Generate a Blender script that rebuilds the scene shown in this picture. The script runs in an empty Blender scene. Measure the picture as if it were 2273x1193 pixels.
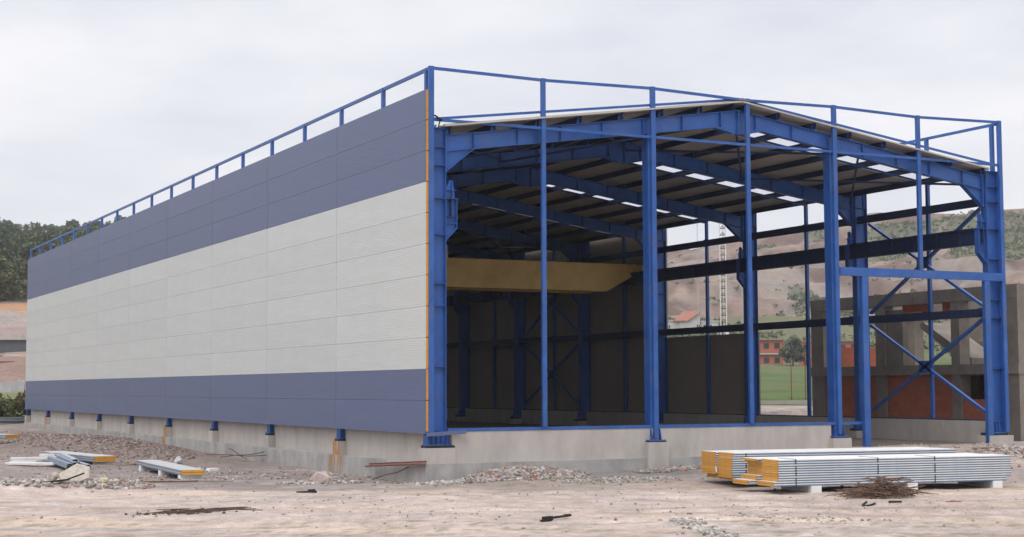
import bpy, math, random
import numpy as np
from mathutils import Vector, Matrix, Euler

S = bpy.context.scene
C = S.collection
R = math.radians

# ------------------------------------------------------------------ camera
cam = bpy.data.objects.new('camera', bpy.data.cameras.new('camera'))
C.objects.link(cam)
S.camera = cam
YAW, PIT, ROL = 0.4677, 0.0762, -0.0037
_f = Vector((math.sin(YAW)*math.cos(PIT), math.cos(YAW)*math.cos(PIT), math.sin(PIT)))
_r = Vector((math.cos(YAW), -math.sin(YAW), 0)); _u = _r.cross(_f)
_r2 = math.cos(ROL)*_r + math.sin(ROL)*_u; _u2 = -math.sin(ROL)*_r + math.cos(ROL)*_u
cam.matrix_world = Matrix(((_r2.x, _u2.x, -_f.x, -19.5248), (_r2.y, _u2.y, -_f.y, -44.6201), (_r2.z, _u2.z, -_f.z, 1.369), (0, 0, 0, 1)))
cam.data.sensor_width = 36
cam.data.lens = 36*3462.9/2273
cam.data.clip_start = 0.5
cam.data.clip_end = 9000

# ------------------------------------------------------------------ world and sun
SUN_DIR = Vector((-0.45, -0.40, 0.80)).normalized()      # towards the sun
w = bpy.data.worlds.new('World'); S.world = w; w.use_nodes = True
nt = w.node_tree; nt.nodes.clear()
def N(t, kind, **kw):
    n = t.nodes.new(kind)
    for k, v in kw.items(): setattr(n, k, v)
    return n
out = N(nt, 'ShaderNodeOutputWorld'); bg = N(nt, 'ShaderNodeBackground'); bg.inputs['Strength'].default_value = 0.1
sky = N(nt, 'ShaderNodeTexSky', sky_type='NISHITA', sun_disc=False, sun_elevation=math.asin(SUN_DIR.z), sun_rotation=math.atan2(SUN_DIR.x, SUN_DIR.y))
tc = N(nt, 'ShaderNodeTexCoord'); mp = N(nt, 'ShaderNodeMapping'); mp.inputs['Scale'].default_value = (1.6, 1.6, 5.0)
nz = N(nt, 'ShaderNodeTexNoise'); nz.inputs['Scale'].default_value = 1.7; nz.inputs['Detail'].default_value = 5; nz.inputs['Roughness'].default_value = 0.5
rp = N(nt, 'ShaderNodeValToRGB')
rp.color_ramp.elements[0].position = 0.30; rp.color_ramp.elements[0].color = (0.60, 0.63, 0.71, 1)
rp.color_ramp.elements[1].position = 0.60; rp.color_ramp.elements[1].color = (0.91, 0.895, 0.915, 1)
sc10 = N(nt, 'ShaderNodeVectorMath', operation='SCALE'); sc10.inputs['Scale'].default_value = 11.8
mx = N(nt, 'ShaderNodeMix', data_type='RGBA'); mx.inputs['Factor'].default_value = 0.94
nt.links.new(tc.outputs['Generated'], mp.inputs['Vector']); nt.links.new(mp.outputs['Vector'], nz.inputs['Vector'])
spx = N(nt, 'ShaderNodeSeparateXYZ'); gr = N(nt, 'ShaderNodeMapRange', interpolation_type='SMOOTHSTEP')
gr.inputs['From Min'].default_value = .22; gr.inputs['From Max'].default_value = .95; gr.inputs['To Min'].default_value = 1.0; gr.inputs['To Max'].default_value = 2.1
g2 = N(nt, 'ShaderNodeVectorMath', operation='SCALE')
nt.links.new(tc.outputs['Generated'], spx.inputs[0]); nt.links.new(spx.outputs['Z'], gr.inputs['Value'])
nt.links.new(nz.outputs['Fac'], rp.inputs['Fac']); nt.links.new(rp.outputs['Color'], g2.inputs[0]); nt.links.new(gr.outputs[0], g2.inputs['Scale']); nt.links.new(g2.outputs[0], sc10.inputs[0])
nt.links.new(sky.outputs['Color'], mx.inputs['A']); nt.links.new(sc10.outputs['Vector'], mx.inputs['B'])
nt.links.new(mx.outputs['Result'], bg.inputs['Color']); nt.links.new(bg.outputs['Background'], out.inputs['Surface'])
sun = bpy.data.objects.new('sun', bpy.data.lights.new('sun', 'SUN')); C.objects.link(sun)
sun.data.energy = 0.8; sun.data.angle = R(24); sun.data.color = (1.0, 0.96, 0.91)
sun.rotation_euler = SUN_DIR.to_track_quat('Z', 'Y').to_euler(); sun.location = (-30, -40, 40)
S.view_settings.view_transform = 'Standard'; S.view_settings.look = 'None'
S.view_settings.exposure = 0.0; S.view_settings.gamma = 1.0
S.cycles.use_denoising = True
S.cycles.max_bounces = 8; S.cycles.diffuse_bounces = 6

# ------------------------------------------------------------------ helpers
rnd = random.Random(7)
def tag(o, label=None, cat=None, group=None, kind=None):
    if label: o['label'] = label
    if cat: o['category'] = cat
    if group: o['group'] = group
    if kind: o['kind'] = kind
    return o
def empty(name, loc=(0, 0, 0), rz=0, label=None, cat=None, group=None):
    o = bpy.data.objects.new(name, None); C.objects.link(o); o.location = loc; o.rotation_euler = (0, 0, rz)
    o.empty_display_size = 0.3
    return tag(o, label, cat, group)
def link(name, me, parent=None, loc=(0, 0, 0), rz=0):
    o = bpy.data.objects.new(name, me); C.objects.link(o); o.parent = parent; o.location = loc; o.rotation_euler = (0, 0, rz)
    return o
def copy_tree(o, parent=None):
    c = o.copy(); C.objects.link(c)
    if parent is not None: c.parent = parent
    for ch in list(o.children): copy_tree(ch, c)
    return c
class MB:
    def __init__(s): s.v = []; s.f = []; s.c = []; s.m = []; s.col = (1, 1, 1); s.mi = 0
    def add(s, vs, fs):
        b = len(s.v); s.v += [tuple(p) for p in vs]
        for f in fs: s.f.append(tuple(b+i for i in f)); s.c.append(s.col); s.m.append(s.mi)
        return s
    def box(s, x0, x1, y0, y1, z0, z1):
        return s.add([(x0,y0,z0),(x1,y0,z0),(x1,y1,z0),(x0,y1,z0),(x0,y0,z1),(x1,y0,z1),(x1,y1,z1),(x0,y1,z1)],
            [(0,3,2,1),(4,5,6,7),(0,1,5,4),(1,2,6,5),(2,3,7,6),(3,0,4,7)])
    def extrude(s, poly, o, u, v, d):          # polygon in (u, v) at o, pushed along vector d
        o, u, v, d = Vector(o), Vector(u), Vector(v), Vector(d); n = len(poly)
        a = [o+u*p[0]+v*p[1] for p in poly]; b = [p+d for p in a]
        if u.cross(v).dot(d) < 0: a, b = b, a
        return s.add(a+b, [tuple(range(n-1, -1, -1)), tuple(range(n, 2*n))]+[(i, (i+1) % n, n+(i+1) % n, n+i) for i in range(n)])
    def bar(s, p, q, wd, ht, up=(0, 0, 1)):    # rectangular bar from p to q
        p, q = Vector(p), Vector(q); d = q-p; t = d.normalized(); upv = Vector(up)
        sd = t.cross(upv)
        if sd.length < 1e-4: sd = t.cross(Vector((0, 1, 0)))
        sd.normalize(); u2 = sd.cross(t)
        return s.extrude([(-wd/2,-ht/2),(wd/2,-ht/2),(wd/2,ht/2),(-wd/2,ht/2)], p, sd, u2, d)
    def ibar(s, p, q, h, b, tf=.02, tw=.014, up=(0, 0, 1)):
        p, q = Vector(p), Vector(q); d = q-p; t = d.normalized(); sd = t.cross(Vector(up)); sd.normalize(); u2 = sd.cross(t)
        H, B, W = h/2, b/2, tw/2
        return s.extrude([(-B,-H),(B,-H),(B,-H+tf),(W,-H+tf),(W,H-tf),(B,H-tf),(B,H),(-B,H),(-B,H-tf),(-W,H-tf),(-W,-H+tf),(-B,-H+tf)], p, sd, u2, d)
    def tube(s, p, q, r0, r1=None, n=8):
        r1 = r0 if r1 is None else r1
        p, q = Vector(p), Vector(q); t = (q-p).normalized(); sd = t.cross(Vector((0.03, 0.02, 1)))
        if sd.length < 1e-3: sd = Vector((1, 0, 0))
        sd.normalize(); u2 = sd.cross(t)
        a = [p+(sd*math.cos(2*math.pi*i/n)+u2*math.sin(2*math.pi*i/n))*r0 for i in range(n)]
        b = [q+(sd*math.cos(2*math.pi*i/n)+u2*math.sin(2*math.pi*i/n))*r1 for i in range(n)]
        return s.add(a+b, [tuple(range(n)), tuple(range(2*n-1, n-1, -1))]+[(i, n+i, n+(i+1) % n, (i+1) % n) for i in range(n)])
    def rock(s, c, r, rg, sq=.7):
        t = (1+5**.5)/2
        vs = [(-1,t,0),(1,t,0),(-1,-t,0),(1,-t,0),(0,-1,t),(0,1,t),(0,-1,-t),(0,1,-t),(t,0,-1),(t,0,1),(-t,0,-1),(-t,0,1)]
        fs = [(0,11,5),(0,5,1),(0,1,7),(0,7,10),(0,10,11),(1,5,9),(5,11,4),(11,10,2),(10,7,6),(7,1,8),(3,9,4),(3,4,2),(3,2,6),(3,6,8),(3,8,9),(4,9,5),(2,4,11),(6,2,10),(8,6,7),(9,8,1)]
        e = Euler((rg.uniform(0, 6), rg.uniform(0, 6), rg.uniform(0, 6))).to_matrix()
        sx, sy, sz = r*rg.uniform(.7, 1.3), r*rg.uniform(.55, 1.1), r*rg.uniform(.4, .9)
        o = []
        for p in vs:
            k = rg.uniform(.72, 1.15)/1.9
            q = e @ Vector((p[0]*sx*k, p[1]*sy*k, p[2]*sz*k)); o.append((c[0]+q.x, c[1]+q.y, c[2]+q.z*sq))
        return s.add(o, fs)
    def build(s, name, mat, parent=None, loc=(0, 0, 0), rz=0, colors=False, smooth=False):
        me = s.mesh(name, mat, colors, smooth)
        return link(name, me, parent, loc, rz)
    def mesh(s, name, mat, colors=False, smooth=False):
        me = bpy.data.meshes.new(name); me.from_pydata(s.v, [], s.f)
        for m in (mat if isinstance(mat, (list, tuple)) else [mat]): me.materials.append(m)
        if any(s.m): me.polygons.foreach_set('material_index', s.m)
        if colors:
            at = me.color_attributes.new('Col', 'FLOAT_COLOR', 'CORNER')
            arr = np.repeat(np.array([(c[0], c[1], c[2], 1) for c in s.c], np.float32), [len(f) for f in s.f], axis=0)
            at.data.foreach_set('color', arr.ravel())
        if smooth: me.polygons.foreach_set('use_smooth', [True]*len(s.f))
        me.update()
        return me

# ------------------------------------------------------------------ materials
def srgb(r, g, b):
    return tuple(((c/255)/12.92 if c/255 <= .04045 else ((c/255+.055)/1.055)**2.4) for c in (r, g, b))
def mat(name, base, rough=.6, var=.15, scale=3.0, bump=0.0, bscale=30.0, metal=0.0, spec=.4, colattr=False, dirt=None, dirt_amt=.3, objvar=0.0, stretch=None):
    m = bpy.data.materials.new(name); m.use_nodes = True; t = m.node_tree; b = t.nodes['Principled BSDF']
    b.inputs['Roughness'].default_value = rough; b.inputs['Metallic'].default_value = metal; b.inputs['Specular IOR Level'].default_value = spec
    co = N(t, 'ShaderNodeTexCoord'); vec = co.outputs['Object']
    if stretch:
        mpn = N(t, 'ShaderNodeMapping'); mpn.inputs['Scale'].default_value = stretch; t.links.new(vec, mpn.inputs['Vector']); vec = mpn.outputs['Vector']
    n = N(t, 'ShaderNodeTexNoise'); n.inputs['Scale'].default_value = scale; n.inputs['Detail'].default_value = 6; n.inputs['Roughness'].default_value = .6
    t.links.new(vec, n.inputs['Vector'])
    mr = N(t, 'ShaderNodeMapRange'); mr.inputs['From Min'].default_value = .3; mr.inputs['From Max'].default_value = .7
    mr.inputs['To Min'].default_value = 1-var; mr.inputs['To Max'].default_value = 1+var
    t.links.new(n.outputs['Fac'], mr.inputs['Value'])
    val = mr.outputs['Result']
    if objvar:
        oi = N(t, 'ShaderNodeObjectInfo'); m2 = N(t, 'ShaderNodeMapRange'); m2.inputs['To Min'].default_value = 1-objvar; m2.inputs['To Max'].default_value = 1+objvar
        t.links.new(oi.outputs['Random'], m2.inputs['Value']); mm = N(t, 'ShaderNodeMath', operation='MULTIPLY'); t.links.new(val, mm.inputs[0]); t.links.new(m2.outputs['Result'], mm.inputs[1]); val = mm.outputs[0]
    sc = N(t, 'ShaderNodeVectorMath', operation='SCALE'); t.links.new(val, sc.inputs['Scale'])
    if colattr:
        a = N(t, 'ShaderNodeVertexColor'); a.layer_name = 'Col'; t.links.new(a.outputs['Color'], sc.inputs[0])
    else: sc.inputs[0].default_value = base
    res = sc.outputs['Vector']
    if dirt:
        n2 = N(t, 'ShaderNodeTexNoise'); n2.inputs['Scale'].default_value = scale*.37; n2.inputs['Detail'].default_value = 8; n2.inputs['Roughness'].default_value = .7
        t.links.new(vec, n2.inputs['Vector'])
        r2 = N(t, 'ShaderNodeMapRange'); r2.inputs['From Min'].default_value = .5; r2.inputs['From Max'].default_value = .72; r2.inputs['To Max'].default_value = dirt_amt
        t.links.new(n2.outputs['Fac'], r2.inputs['Value'])
        x = N(t, 'ShaderNodeMix', data_type='RGBA'); t.links.new(r2.outputs['Result'], x.inputs['Factor']); t.links.new(res, x.inputs['A']); x.inputs['B'].default_value = (*dirt, 1); res = x.outputs['Result']
    t.links.new(res, b.inputs['Base Color'])
    if bump:
        n3 = N(t, 'ShaderNodeTexNoise'); n3.inputs['Scale'].default_value = bscale; n3.inputs['Detail'].default_value = 5
        t.links.new(co.outputs['Object'], n3.inputs['Vector'])
        bp = N(t, 'ShaderNodeBump'); bp.inputs['Strength'].default_value = 1; bp.inputs['Distance'].default_value = bump
        t.links.new(n3.outputs['Fac'], bp.inputs['Height']); t.links.new(bp.outputs['Normal'], b.inputs['Normal'])
    return m
def panel_mat(name, base):
    m = mat(name, base, rough=.42, var=.035, scale=1.2, objvar=.025, spec=.35, stretch=(1, .5, 3))
    t = m.node_tree; b = t.nodes['Principled BSDF']; co = N(t, 'ShaderNodeTexCoord')
    wv = N(t, 'ShaderNodeTexWave', wave_type='BANDS', bands_direction='Z', wave_profile='SIN'); wv.inputs['Scale'].default_value = 4.3
    n = N(t, 'ShaderNodeTexNoise'); n.inputs['Scale'].default_value = 14
    ad = N(t, 'ShaderNodeMath', operation='MULTIPLY_ADD'); ad.inputs[1].default_value = .35
    bp = N(t, 'ShaderNodeBump'); bp.inputs['Strength'].default_value = 1; bp.inputs['Distance'].default_value = .0014
    t.links.new(co.outputs['Object'], wv.inputs['Vector']); t.links.new(co.outputs['Object'], n.inputs['Vector'])
    t.links.new(n.outputs['Fac'], ad.inputs[0]); t.links.new(wv.outputs['Fac'], ad.inputs[2])
    t.links.new(ad.outputs[0], bp.inputs['Height']); t.links.new(bp.outputs['Normal'], b.inputs['Normal'])
    return m
M = dict(
    blue=mat('blue_paint', (.028, .103, .35), rough=.42, var=.17, scale=1.6, objvar=.06, bump=.0015, bscale=9, dirt=(.11, .13, .2), dirt_amt=.45),
    blue_shaded=mat('shaded_blue_paint', (.018, .034, .10), rough=.55, var=.12, scale=2.0, dirt=(.06, .06, .09), dirt_amt=.4),  # darker copy of the blue paint, the hall's inner shade mixed in
    black=mat('dark_grout', (.02, .02, .022), rough=.8),
    panel_blue=panel_mat('blue_grey_panel', (.105, .134, .238)),
    panel_white=panel_mat('off_white_panel', (.55, .572, .565)),
    lining=mat('panel_lining', (.30, .258, .215), rough=.6, var=.06, scale=1),
    foam=mat('yellow_foam', (.62, .31, .055), rough=.9, var=.18, scale=5, bump=.004, bscale=40),
    concrete=mat('concrete', (.46, .428, .398), rough=.9, var=.12, scale=1.6, stretch=(1, 1, .35), bump=.004, bscale=18, dirt=(.27, .25, .23), dirt_amt=.5),
    footing=mat('rough_concrete', (.36, .352, .34), rough=.92, var=.24, scale=1.2, stretch=(1, 1, .6), bump=.006, bscale=12, dirt=(.2, .19, .18), dirt_amt=.65),
    rust=mat('rust', (.19, .085, .06), rough=.85, var=.3, scale=8, bump=.003, bscale=50),
    roof=mat('galvanised_roof', (.46, .43, .385), rough=.5, var=.08, scale=.8),
    yellow=mat('crane_yellow', (.70, .47, .15), rough=.45, var=.10, scale=1.5, dirt=(.35, .2, .05), dirt_amt=.5),
    galv=mat('galvanised', (.45, .49, .55), rough=.38, var=.15, scale=5, metal=.4),
    white=mat('white_sheet', (.74, .74, .73), rough=.55, var=.06, scale=4, dirt=(.5, .46, .42), dirt_amt=.5),
    greyconc=mat('weathered_frame_concrete', (.235, .205, .175), rough=.95, var=.2, scale=1.2, bump=.01, bscale=8, dirt=(.14, .13, .12), dirt_amt=.7),
    char=mat('charred_black', (.018, .016, .016), rough=.8, var=.3, scale=9),
    twig=mat('dry_twigs', (.15, .095, .065), rough=.95, var=.4, scale=6),
    stone=mat('broken_stone', (1, 1, 1), rough=.95, var=.22, scale=9, colattr=True, bump=.01, bscale=22),
    steelgrey=mat('grey_profile', (.20, .25, .33), rough=.4, var=.12, scale=4, metal=.3),
    redroof=mat('red_roof_tiles', (.30, .115, .075), rough=.85, var=.25, scale=1.5),
    plaster=mat('pale_plaster', (.50, .49, .47), rough=.9, var=.1, scale=.6),
    glassdark=mat('dark_window', (.03, .035, .045), rough=.2, var=.1),
    scaffold=mat('scaffold_timber', (.30, .24, .17), rough=.95, var=.2),
    rebar=mat('rebar', (.09, .06, .05), rough=.9, var=.3, scale=10),
    leaf=mat('foliage', (1, 1, 1), rough=.85, var=.3, scale=.9, colattr=True, spec=.15, objvar=.22),
    bark=mat('bark', (.10, .08, .06), rough=.95, var=.3, scale=4),
    joint_shade_blue=mat('joint_shade_blue', (.10,.17,.27), rough=.4, var=.25, scale=1.5, spec=.5), eps=mat('polystyrene', (.78,.78,.77), rough=.9, var=.05, scale=6), darkwall=mat('dark_wall', (.10,.105,.12), rough=.9, var=.25, scale=.6), pale=mat('pale_bag', (.42,.43,.45), rough=.9, var=.15, scale=1.5),  # the blue sheet colour holds the shadow in the stacked panels' joints
    panel_flat=mat('grey_white_sheet', (.47,.475,.47), rough=.5, var=.06, scale=2, dirt=(.36,.33,.3), dirt_amt=.4),
    strap=mat('dark_green_strap', (.03, .06, .045), rough=.6),
)
def brick_mat(name, sx):
    m = mat(name, (.4, .13, .07), rough=.95, var=.2, scale=2)
    t = m.node_tree; b = t.nodes['Principled BSDF']; co = N(t, 'ShaderNodeTexCoord'); sp = N(t, 'ShaderNodeSeparateXYZ'); cb = N(t, 'ShaderNodeCombineXYZ')
    ad = N(t, 'ShaderNodeMath', operation='ADD'); t.links.new(co.outputs['Object'], sp.inputs[0])
    t.links.new(sp.outputs['X'], ad.inputs[0]); t.links.new(sp.outputs['Y'], ad.inputs[1]); t.links.new(ad.outputs[0], cb.inputs['X']); t.links.new(sp.outputs['Z'], cb.inputs['Y'])
    bt = N(t, 'ShaderNodeTexBrick'); bt.inputs['Scale'].default_value = sx; bt.inputs['Color1'].default_value = (.46, .135, .07, 1); bt.inputs['Color2'].default_value = (.38, .11, .06, 1)
    bt.inputs['Mortar'].default_value = (.27, .13, .09, 1); bt.inputs['Mortar Size'].default_value = .015; bt.inputs['Brick Width'].default_value = .4; bt.inputs['Row Height'].default_value = .22
    t.links.new(cb.outputs[0], bt.inputs['Vector']); t.links.new(bt.outputs['Color'], b.inputs['Base Color'])
    return m
M['brick'] = brick_mat('hollow_brick', 1.0)
# skylight: thin translucent sheet
m = bpy.data.materials.new('skylight_sheet'); m.use_nodes = True; t = m.node_tree; t.nodes.clear()
o_ = N(t, 'ShaderNodeOutputMaterial'); tr = N(t, 'ShaderNodeBsdfTranslucent'); tp = N(t, 'ShaderNodeBsdfTransparent'); ms = N(t, 'ShaderNodeMixShader')
tr.inputs['Color'].default_value = (.60, .61, .64, 1); tp.inputs['Color'].default_value = (.9, .9, .91, 1); ms.inputs['Fac'].default_value = .22
t.links.new(tr.outputs[0], ms.inputs[1]); t.links.new(tp.outputs[0], ms.inputs[2]); t.links.new(ms.outputs[0], o_.inputs['Surface'])
M['skylight'] = m
# plinth concrete with rust streaks under two of the column bases (object space of the hall)
def stained(name, src, spots):
    m = M[src].copy(); m.name = name; t = m.node_tree; b = t.nodes['Principled BSDF']
    lk = b.inputs['Base Color'].links[0].from_socket
    co = N(t, 'ShaderNodeTexCoord'); sp = N(t, 'ShaderNodeSeparateXYZ'); t.links.new(co.outputs['Object'], sp.inputs[0])
    tot = None
    for (y, wd, z0, z1) in spots:
        nn = N(t, 'ShaderNodeTexNoise'); nn.inputs['Scale'].default_value = 1; nn.inputs['Detail'].default_value = 4
        mp_ = N(t, 'ShaderNodeMapping'); mp_.inputs['Scale'].default_value = (2, 9, 1.2); t.links.new(co.outputs['Object'], mp_.inputs['Vector']); t.links.new(mp_.outputs[0], nn.inputs['Vector'])
        d = N(t, 'ShaderNodeMath', operation='SUBTRACT'); t.links.new(sp.outputs['Y'], d.inputs[0]); d.inputs[1].default_value = y
        a = N(t, 'ShaderNodeMath', operation='ABSOLUTE'); t.links.new(d.outputs[0], a.inputs[0])
        r = N(t, 'ShaderNodeMapRange', interpolation_type='SMOOTHSTEP'); r.inputs['From Min'].default_value = wd*.5; r.inputs['From Max'].default_value = wd*1.2; r.inputs['To Min'].default_value = 1; r.inputs['To Max'].default_value = 0
        t.links.new(a.outputs[0], r.inputs['Value'])
        q = N(t, 'ShaderNodeMapRange'); q.inputs['From Min'].default_value = .40; q.inputs['From Max'].default_value = .6; t.links.new(nn.outputs['Fac'], q.inputs['Value'])
        zz = N(t, 'ShaderNodeMapRange'); zz.inputs['From Min'].default_value = z0; zz.inputs['From Max'].default_value = z1; t.links.new(sp.outputs['Z'], zz.inputs['Value'])
        p1 = N(t, 'ShaderNodeMath', operation='MULTIPLY'); t.links.new(r.outputs[0], p1.inputs[0]); t.links.new(q.outputs[0], p1.inputs[1])
        p2 = N(t, 'ShaderNodeMath', operation='MULTIPLY'); t.links.new(p1.outputs[0], p2.inputs[0]); t.links.new(zz.outputs[0], p2.inputs[1])
        if tot is None: tot = p2.outputs[0]
        else:
            s_ = N(t, 'ShaderNodeMath', operation='MAXIMUM'); t.links.new(tot, s_.inputs[0]); t.links.new(p2.outputs[0], s_.inputs[1]); tot = s_.outputs[0]
    x = N(t, 'ShaderNodeMix', data_type='RGBA'); x.inputs['B'].default_value = (.36, .17, .05, 1)
    t.links.new(tot, x.inputs['Factor']); t.links.new(lk, x.inputs['A']); t.links.new(x.outputs['Result'], b.inputs['Base Color'])
    return m
M['footing_stained'] = stained('stained_footing', 'footing', [(8.35, .45, -2.4, -1.3), (7.55, .3, -2.4, -1.3), (32.3, .6, -2.2, -1.2), (64, .5, -2.2, -1.2)])

def rusty_face(name, zt=-.471):
    m = stained(name, 'concrete', []) if False else M['concrete'].copy(); m.name = name
    t = m.node_tree; b = t.nodes['Principled BSDF']; lk = b.inputs['Base Color'].links[0].from_socket
    co = N(t, 'ShaderNodeTexCoord'); sp = N(t, 'ShaderNodeSeparateXYZ'); t.links.new(co.outputs['Object'], sp.inputs[0])
    x = N(t, 'ShaderNodeMapRange'); x.inputs['From Min'].default_value = .02; x.inputs['From Max'].default_value = .05; x.inputs['To Min'].default_value = 1; x.inputs['To Max'].default_value = 0
    t.links.new(sp.outputs['X'], x.inputs['Value'])
    mp_ = N(t, 'ShaderNodeMapping'); mp_.inputs['Scale'].default_value = (2, 5, .8); nn = N(t, 'ShaderNodeTexNoise'); nn.inputs['Scale'].default_value = 1.2; nn.inputs['Detail'].default_value = 5
    t.links.new(co.outputs['Object'], mp_.inputs['Vector']); t.links.new(mp_.outputs[0], nn.inputs['Vector'])
    q = N(t, 'ShaderNodeMapRange'); q.inputs['From Min'].default_value = .32; q.inputs['From Max'].default_value = .5; t.links.new(nn.outputs['Fac'], q.inputs['Value'])
    mm = N(t, 'ShaderNodeMath', operation='MULTIPLY'); t.links.new(x.outputs[0], mm.inputs[0]); t.links.new(q.outputs[0], mm.inputs[1])
    mix = N(t, 'ShaderNodeMix', data_type='RGBA'); mix.inputs['B'].default_value = (.40, .19, .06, 1); t.links.new(mm.outputs[0], mix.inputs['Factor']); t.links.new(lk, mix.inputs['A']); t.links.new(mix.outputs['Result'], b.inputs['Base Color'])
    return m
M['pedestal_stained'] = rusty_face('rust_stained_pedestal')

# ------------------------------------------------------------------ ground height (metres; 0 = foot of the wall panels)
#<H>
def _hash(ix, iy, seed):
    n = (ix.astype(np.int64)*374761393 + iy.astype(np.int64)*668265263 + seed*1274126177) & 0x7fffffff
    n = ((n ^ (n >> 13))*1103515245) & 0x7fffffff
    n = ((n ^ (n >> 15))*12345677) & 0x7fffffff
    return ((n >> 8) & 0xffff)/65535.0
def vnoise(x, y, seed=0):
    x = np.asarray(x, float); y = np.asarray(y, float)
    ix = np.floor(x); iy = np.floor(y); fx = x-ix; fy = y-iy; fx = fx*fx*(3-2*fx); fy = fy*fy*(3-2*fy)
    a = _hash(ix, iy, seed); b = _hash(ix+1, iy, seed); c = _hash(ix, iy+1, seed); d = _hash(ix+1, iy+1, seed)
    return (a*(1-fx)+b*fx)*(1-fy)+(c*(1-fx)+d*fx)*fy
def fbm(x, y, oct=5, seed=0, gain=.5):
    t = 0; a = 1; s = 0
    for k in range(oct):
        t = t+a*vnoise(x*2**k+17.3*k, y*2**k-9.1*k, seed+k); s += a; a *= gain
    return t/s
def sst(x, a, b):
    t = np.clip((x-a)/(b-a), 0, 1); return t*t*(3-2*t)
CX0, CY0 = -19.5, -44.6
def H(x, y, fine=True):
    x = np.asarray(x, float); y = np.asarray(y, float)
    g = -1.6 - .12*sst(y, 5, 60)*sst(-x, -1, 3)
    g = g + .80*sst(x, 4.5, 17)*sst(y, -7.5, -.5) + .05*sst(x, 20, 30)
    g = g + .62*np.exp(-((x+2.8)/3.2)**2-((y-38)/15)**2) + .30*np.exp(-((x+2.5)/2.0)**2-((y-62)/9)**2)      # soil heaped along the left wall
    g = g + .47*np.exp(-((x-3.2)/2.0)**2-((y+.35)/1.1)**2) + .16*np.exp(-((x-6.5)/1.6)**2-((y+.2)/1.2)**2)     # rubble at the gable footing
    g = g + .33*np.exp(-((x+10.2)/2.2)**2-((y-2.6)/1.0)**2) + .3*np.exp(-((x+13.2)/2.2)**2-((y-4.0)/1.0)**2)
    g = g + .30*np.exp(-((x-21)/2.0)**2-((y+3.3)/1.3)**2)
    dx, dy = x-CX0, y-CY0; d = np.hypot(dx, dy); az = np.degrees(np.arctan2(dx, dy))
    hdip = 3.5*np.exp(-((az-9.9)/.9)**2)*sst(d, 400, 600)
    hl = -hdip+np.interp(d, [0,100,118,150,172,186,196,228,230,233,256,270,287,600,800,1100,4000], [0,0,.4,1.95,2.5,2.9,5.6,6.6,6.6,9.6,10.4,14,17.2,56.5,58,46,30])
    hm = np.interp(d, [0,110,600,1100,4000], [0,0,14,40,30])
    ridge = np.clip(67+(az-32.8)*1.85, 55, 96)
    f = np.interp(d, [70,85,350,450,560,800], [0,.95,7.1,17,30,68])
    hr = f + sst(d, 560, 800)*(ridge-68) - sst(d, 820, 1200)*(ridge-30)*.8
    wl = 1-sst(az, 12.7, 17); wr = sst(az, 25, 30)
    far = hl*wl + hr*wr + hm*(1-wl)*(1-wr)
    far = np.where(np.abs(az) > 100, 0, far)
    bumps = (fbm(x/70, y/70, 5, 11)-.5)*sst(d, 400, 560)*15*(wr+.25) + np.abs(fbm(x/24, y/34, 4, 13)-.5)*sst(d, 470, 560)*12*wr + (fbm(x/16, y/16, 4, 31)-.5)*sst(d, 150, 260)*2.2
    h = g + far + bumps
    tw = wr*sst(d, 520, 610)*(1-sst(d, 790, 850))*sst(vnoise(x/120, y/120, 77), .25, .6); h = h - tw*1.25*np.sin(h*(2*np.pi/8.5))
    if fine:
        nr = 1-sst(d, 90, 150)
        h = h + (fbm(x/2.6, y/2.6, 4, 3)-.5)*.14*nr + (fbm(x/.5, y/.5, 3, 5)-.5)*.045*nr
    if fine:
        ac = .51*x+.86*y; wob = (fbm((.86*x-.51*y)/14, ac/14, 2, 401)-.5)*2.4
        for c_ in (-14.6, -12.9, -10.4, -8.8, -6.2, -4.6): h = h - .045*np.exp(-((ac+wob-c_)/.22)**2)*nr*(x < 30)*(y < 25) + .02*np.exp(-((ac+wob-c_-.42)/.16)**2)*nr
    inside = (x > .3)*(x < 25.0)*(y > .3)*(y < 72)
    h = np.where(inside > 0, np.minimum(h, -.8+(fbm(x/3, y/3, 3, 8)-.5)*.1), h)
    h = np.where((x > 23.5)*(x < 40)*(y > .3)*(y < 22), np.minimum(h, -.82), h)
    return h
#</H>
def hz(x, y): return float(H(np.array([x]), np.array([y]))[0])

VEG = [(37.6, 600, 1.0, 22, -14), (40.8, 715, 1.5, 34, 0), (43.1, 690, .8, 40, -10), (44.9, 690, .9, 36, 0), (40.2, 585, .8, 26, -8), (42.6, 560, 1.2, 24, 0), (36.2, 545, .8, 14, 0), (39.0, 540, 1.3, 18, 0), (38.2, 770, 1.0, 22, 0)]
def vegf(az, d):            # patches of scrub on the quarry hill (bearing, distance, spreads)
    x = CX0+d*np.sin(np.radians(az)); y = CY0+d*np.cos(np.radians(az)); n = fbm(x/22, y/22, 4, 171)
    t = 0
    for a, r, sa, sr, sk in VEG: t = np.maximum(t, np.exp(-((az-a)/sa)**2-((d-r-sk*(az-a))/sr)**2))
    return sst(t+(n-.5)*.9, .42, .58)
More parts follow.
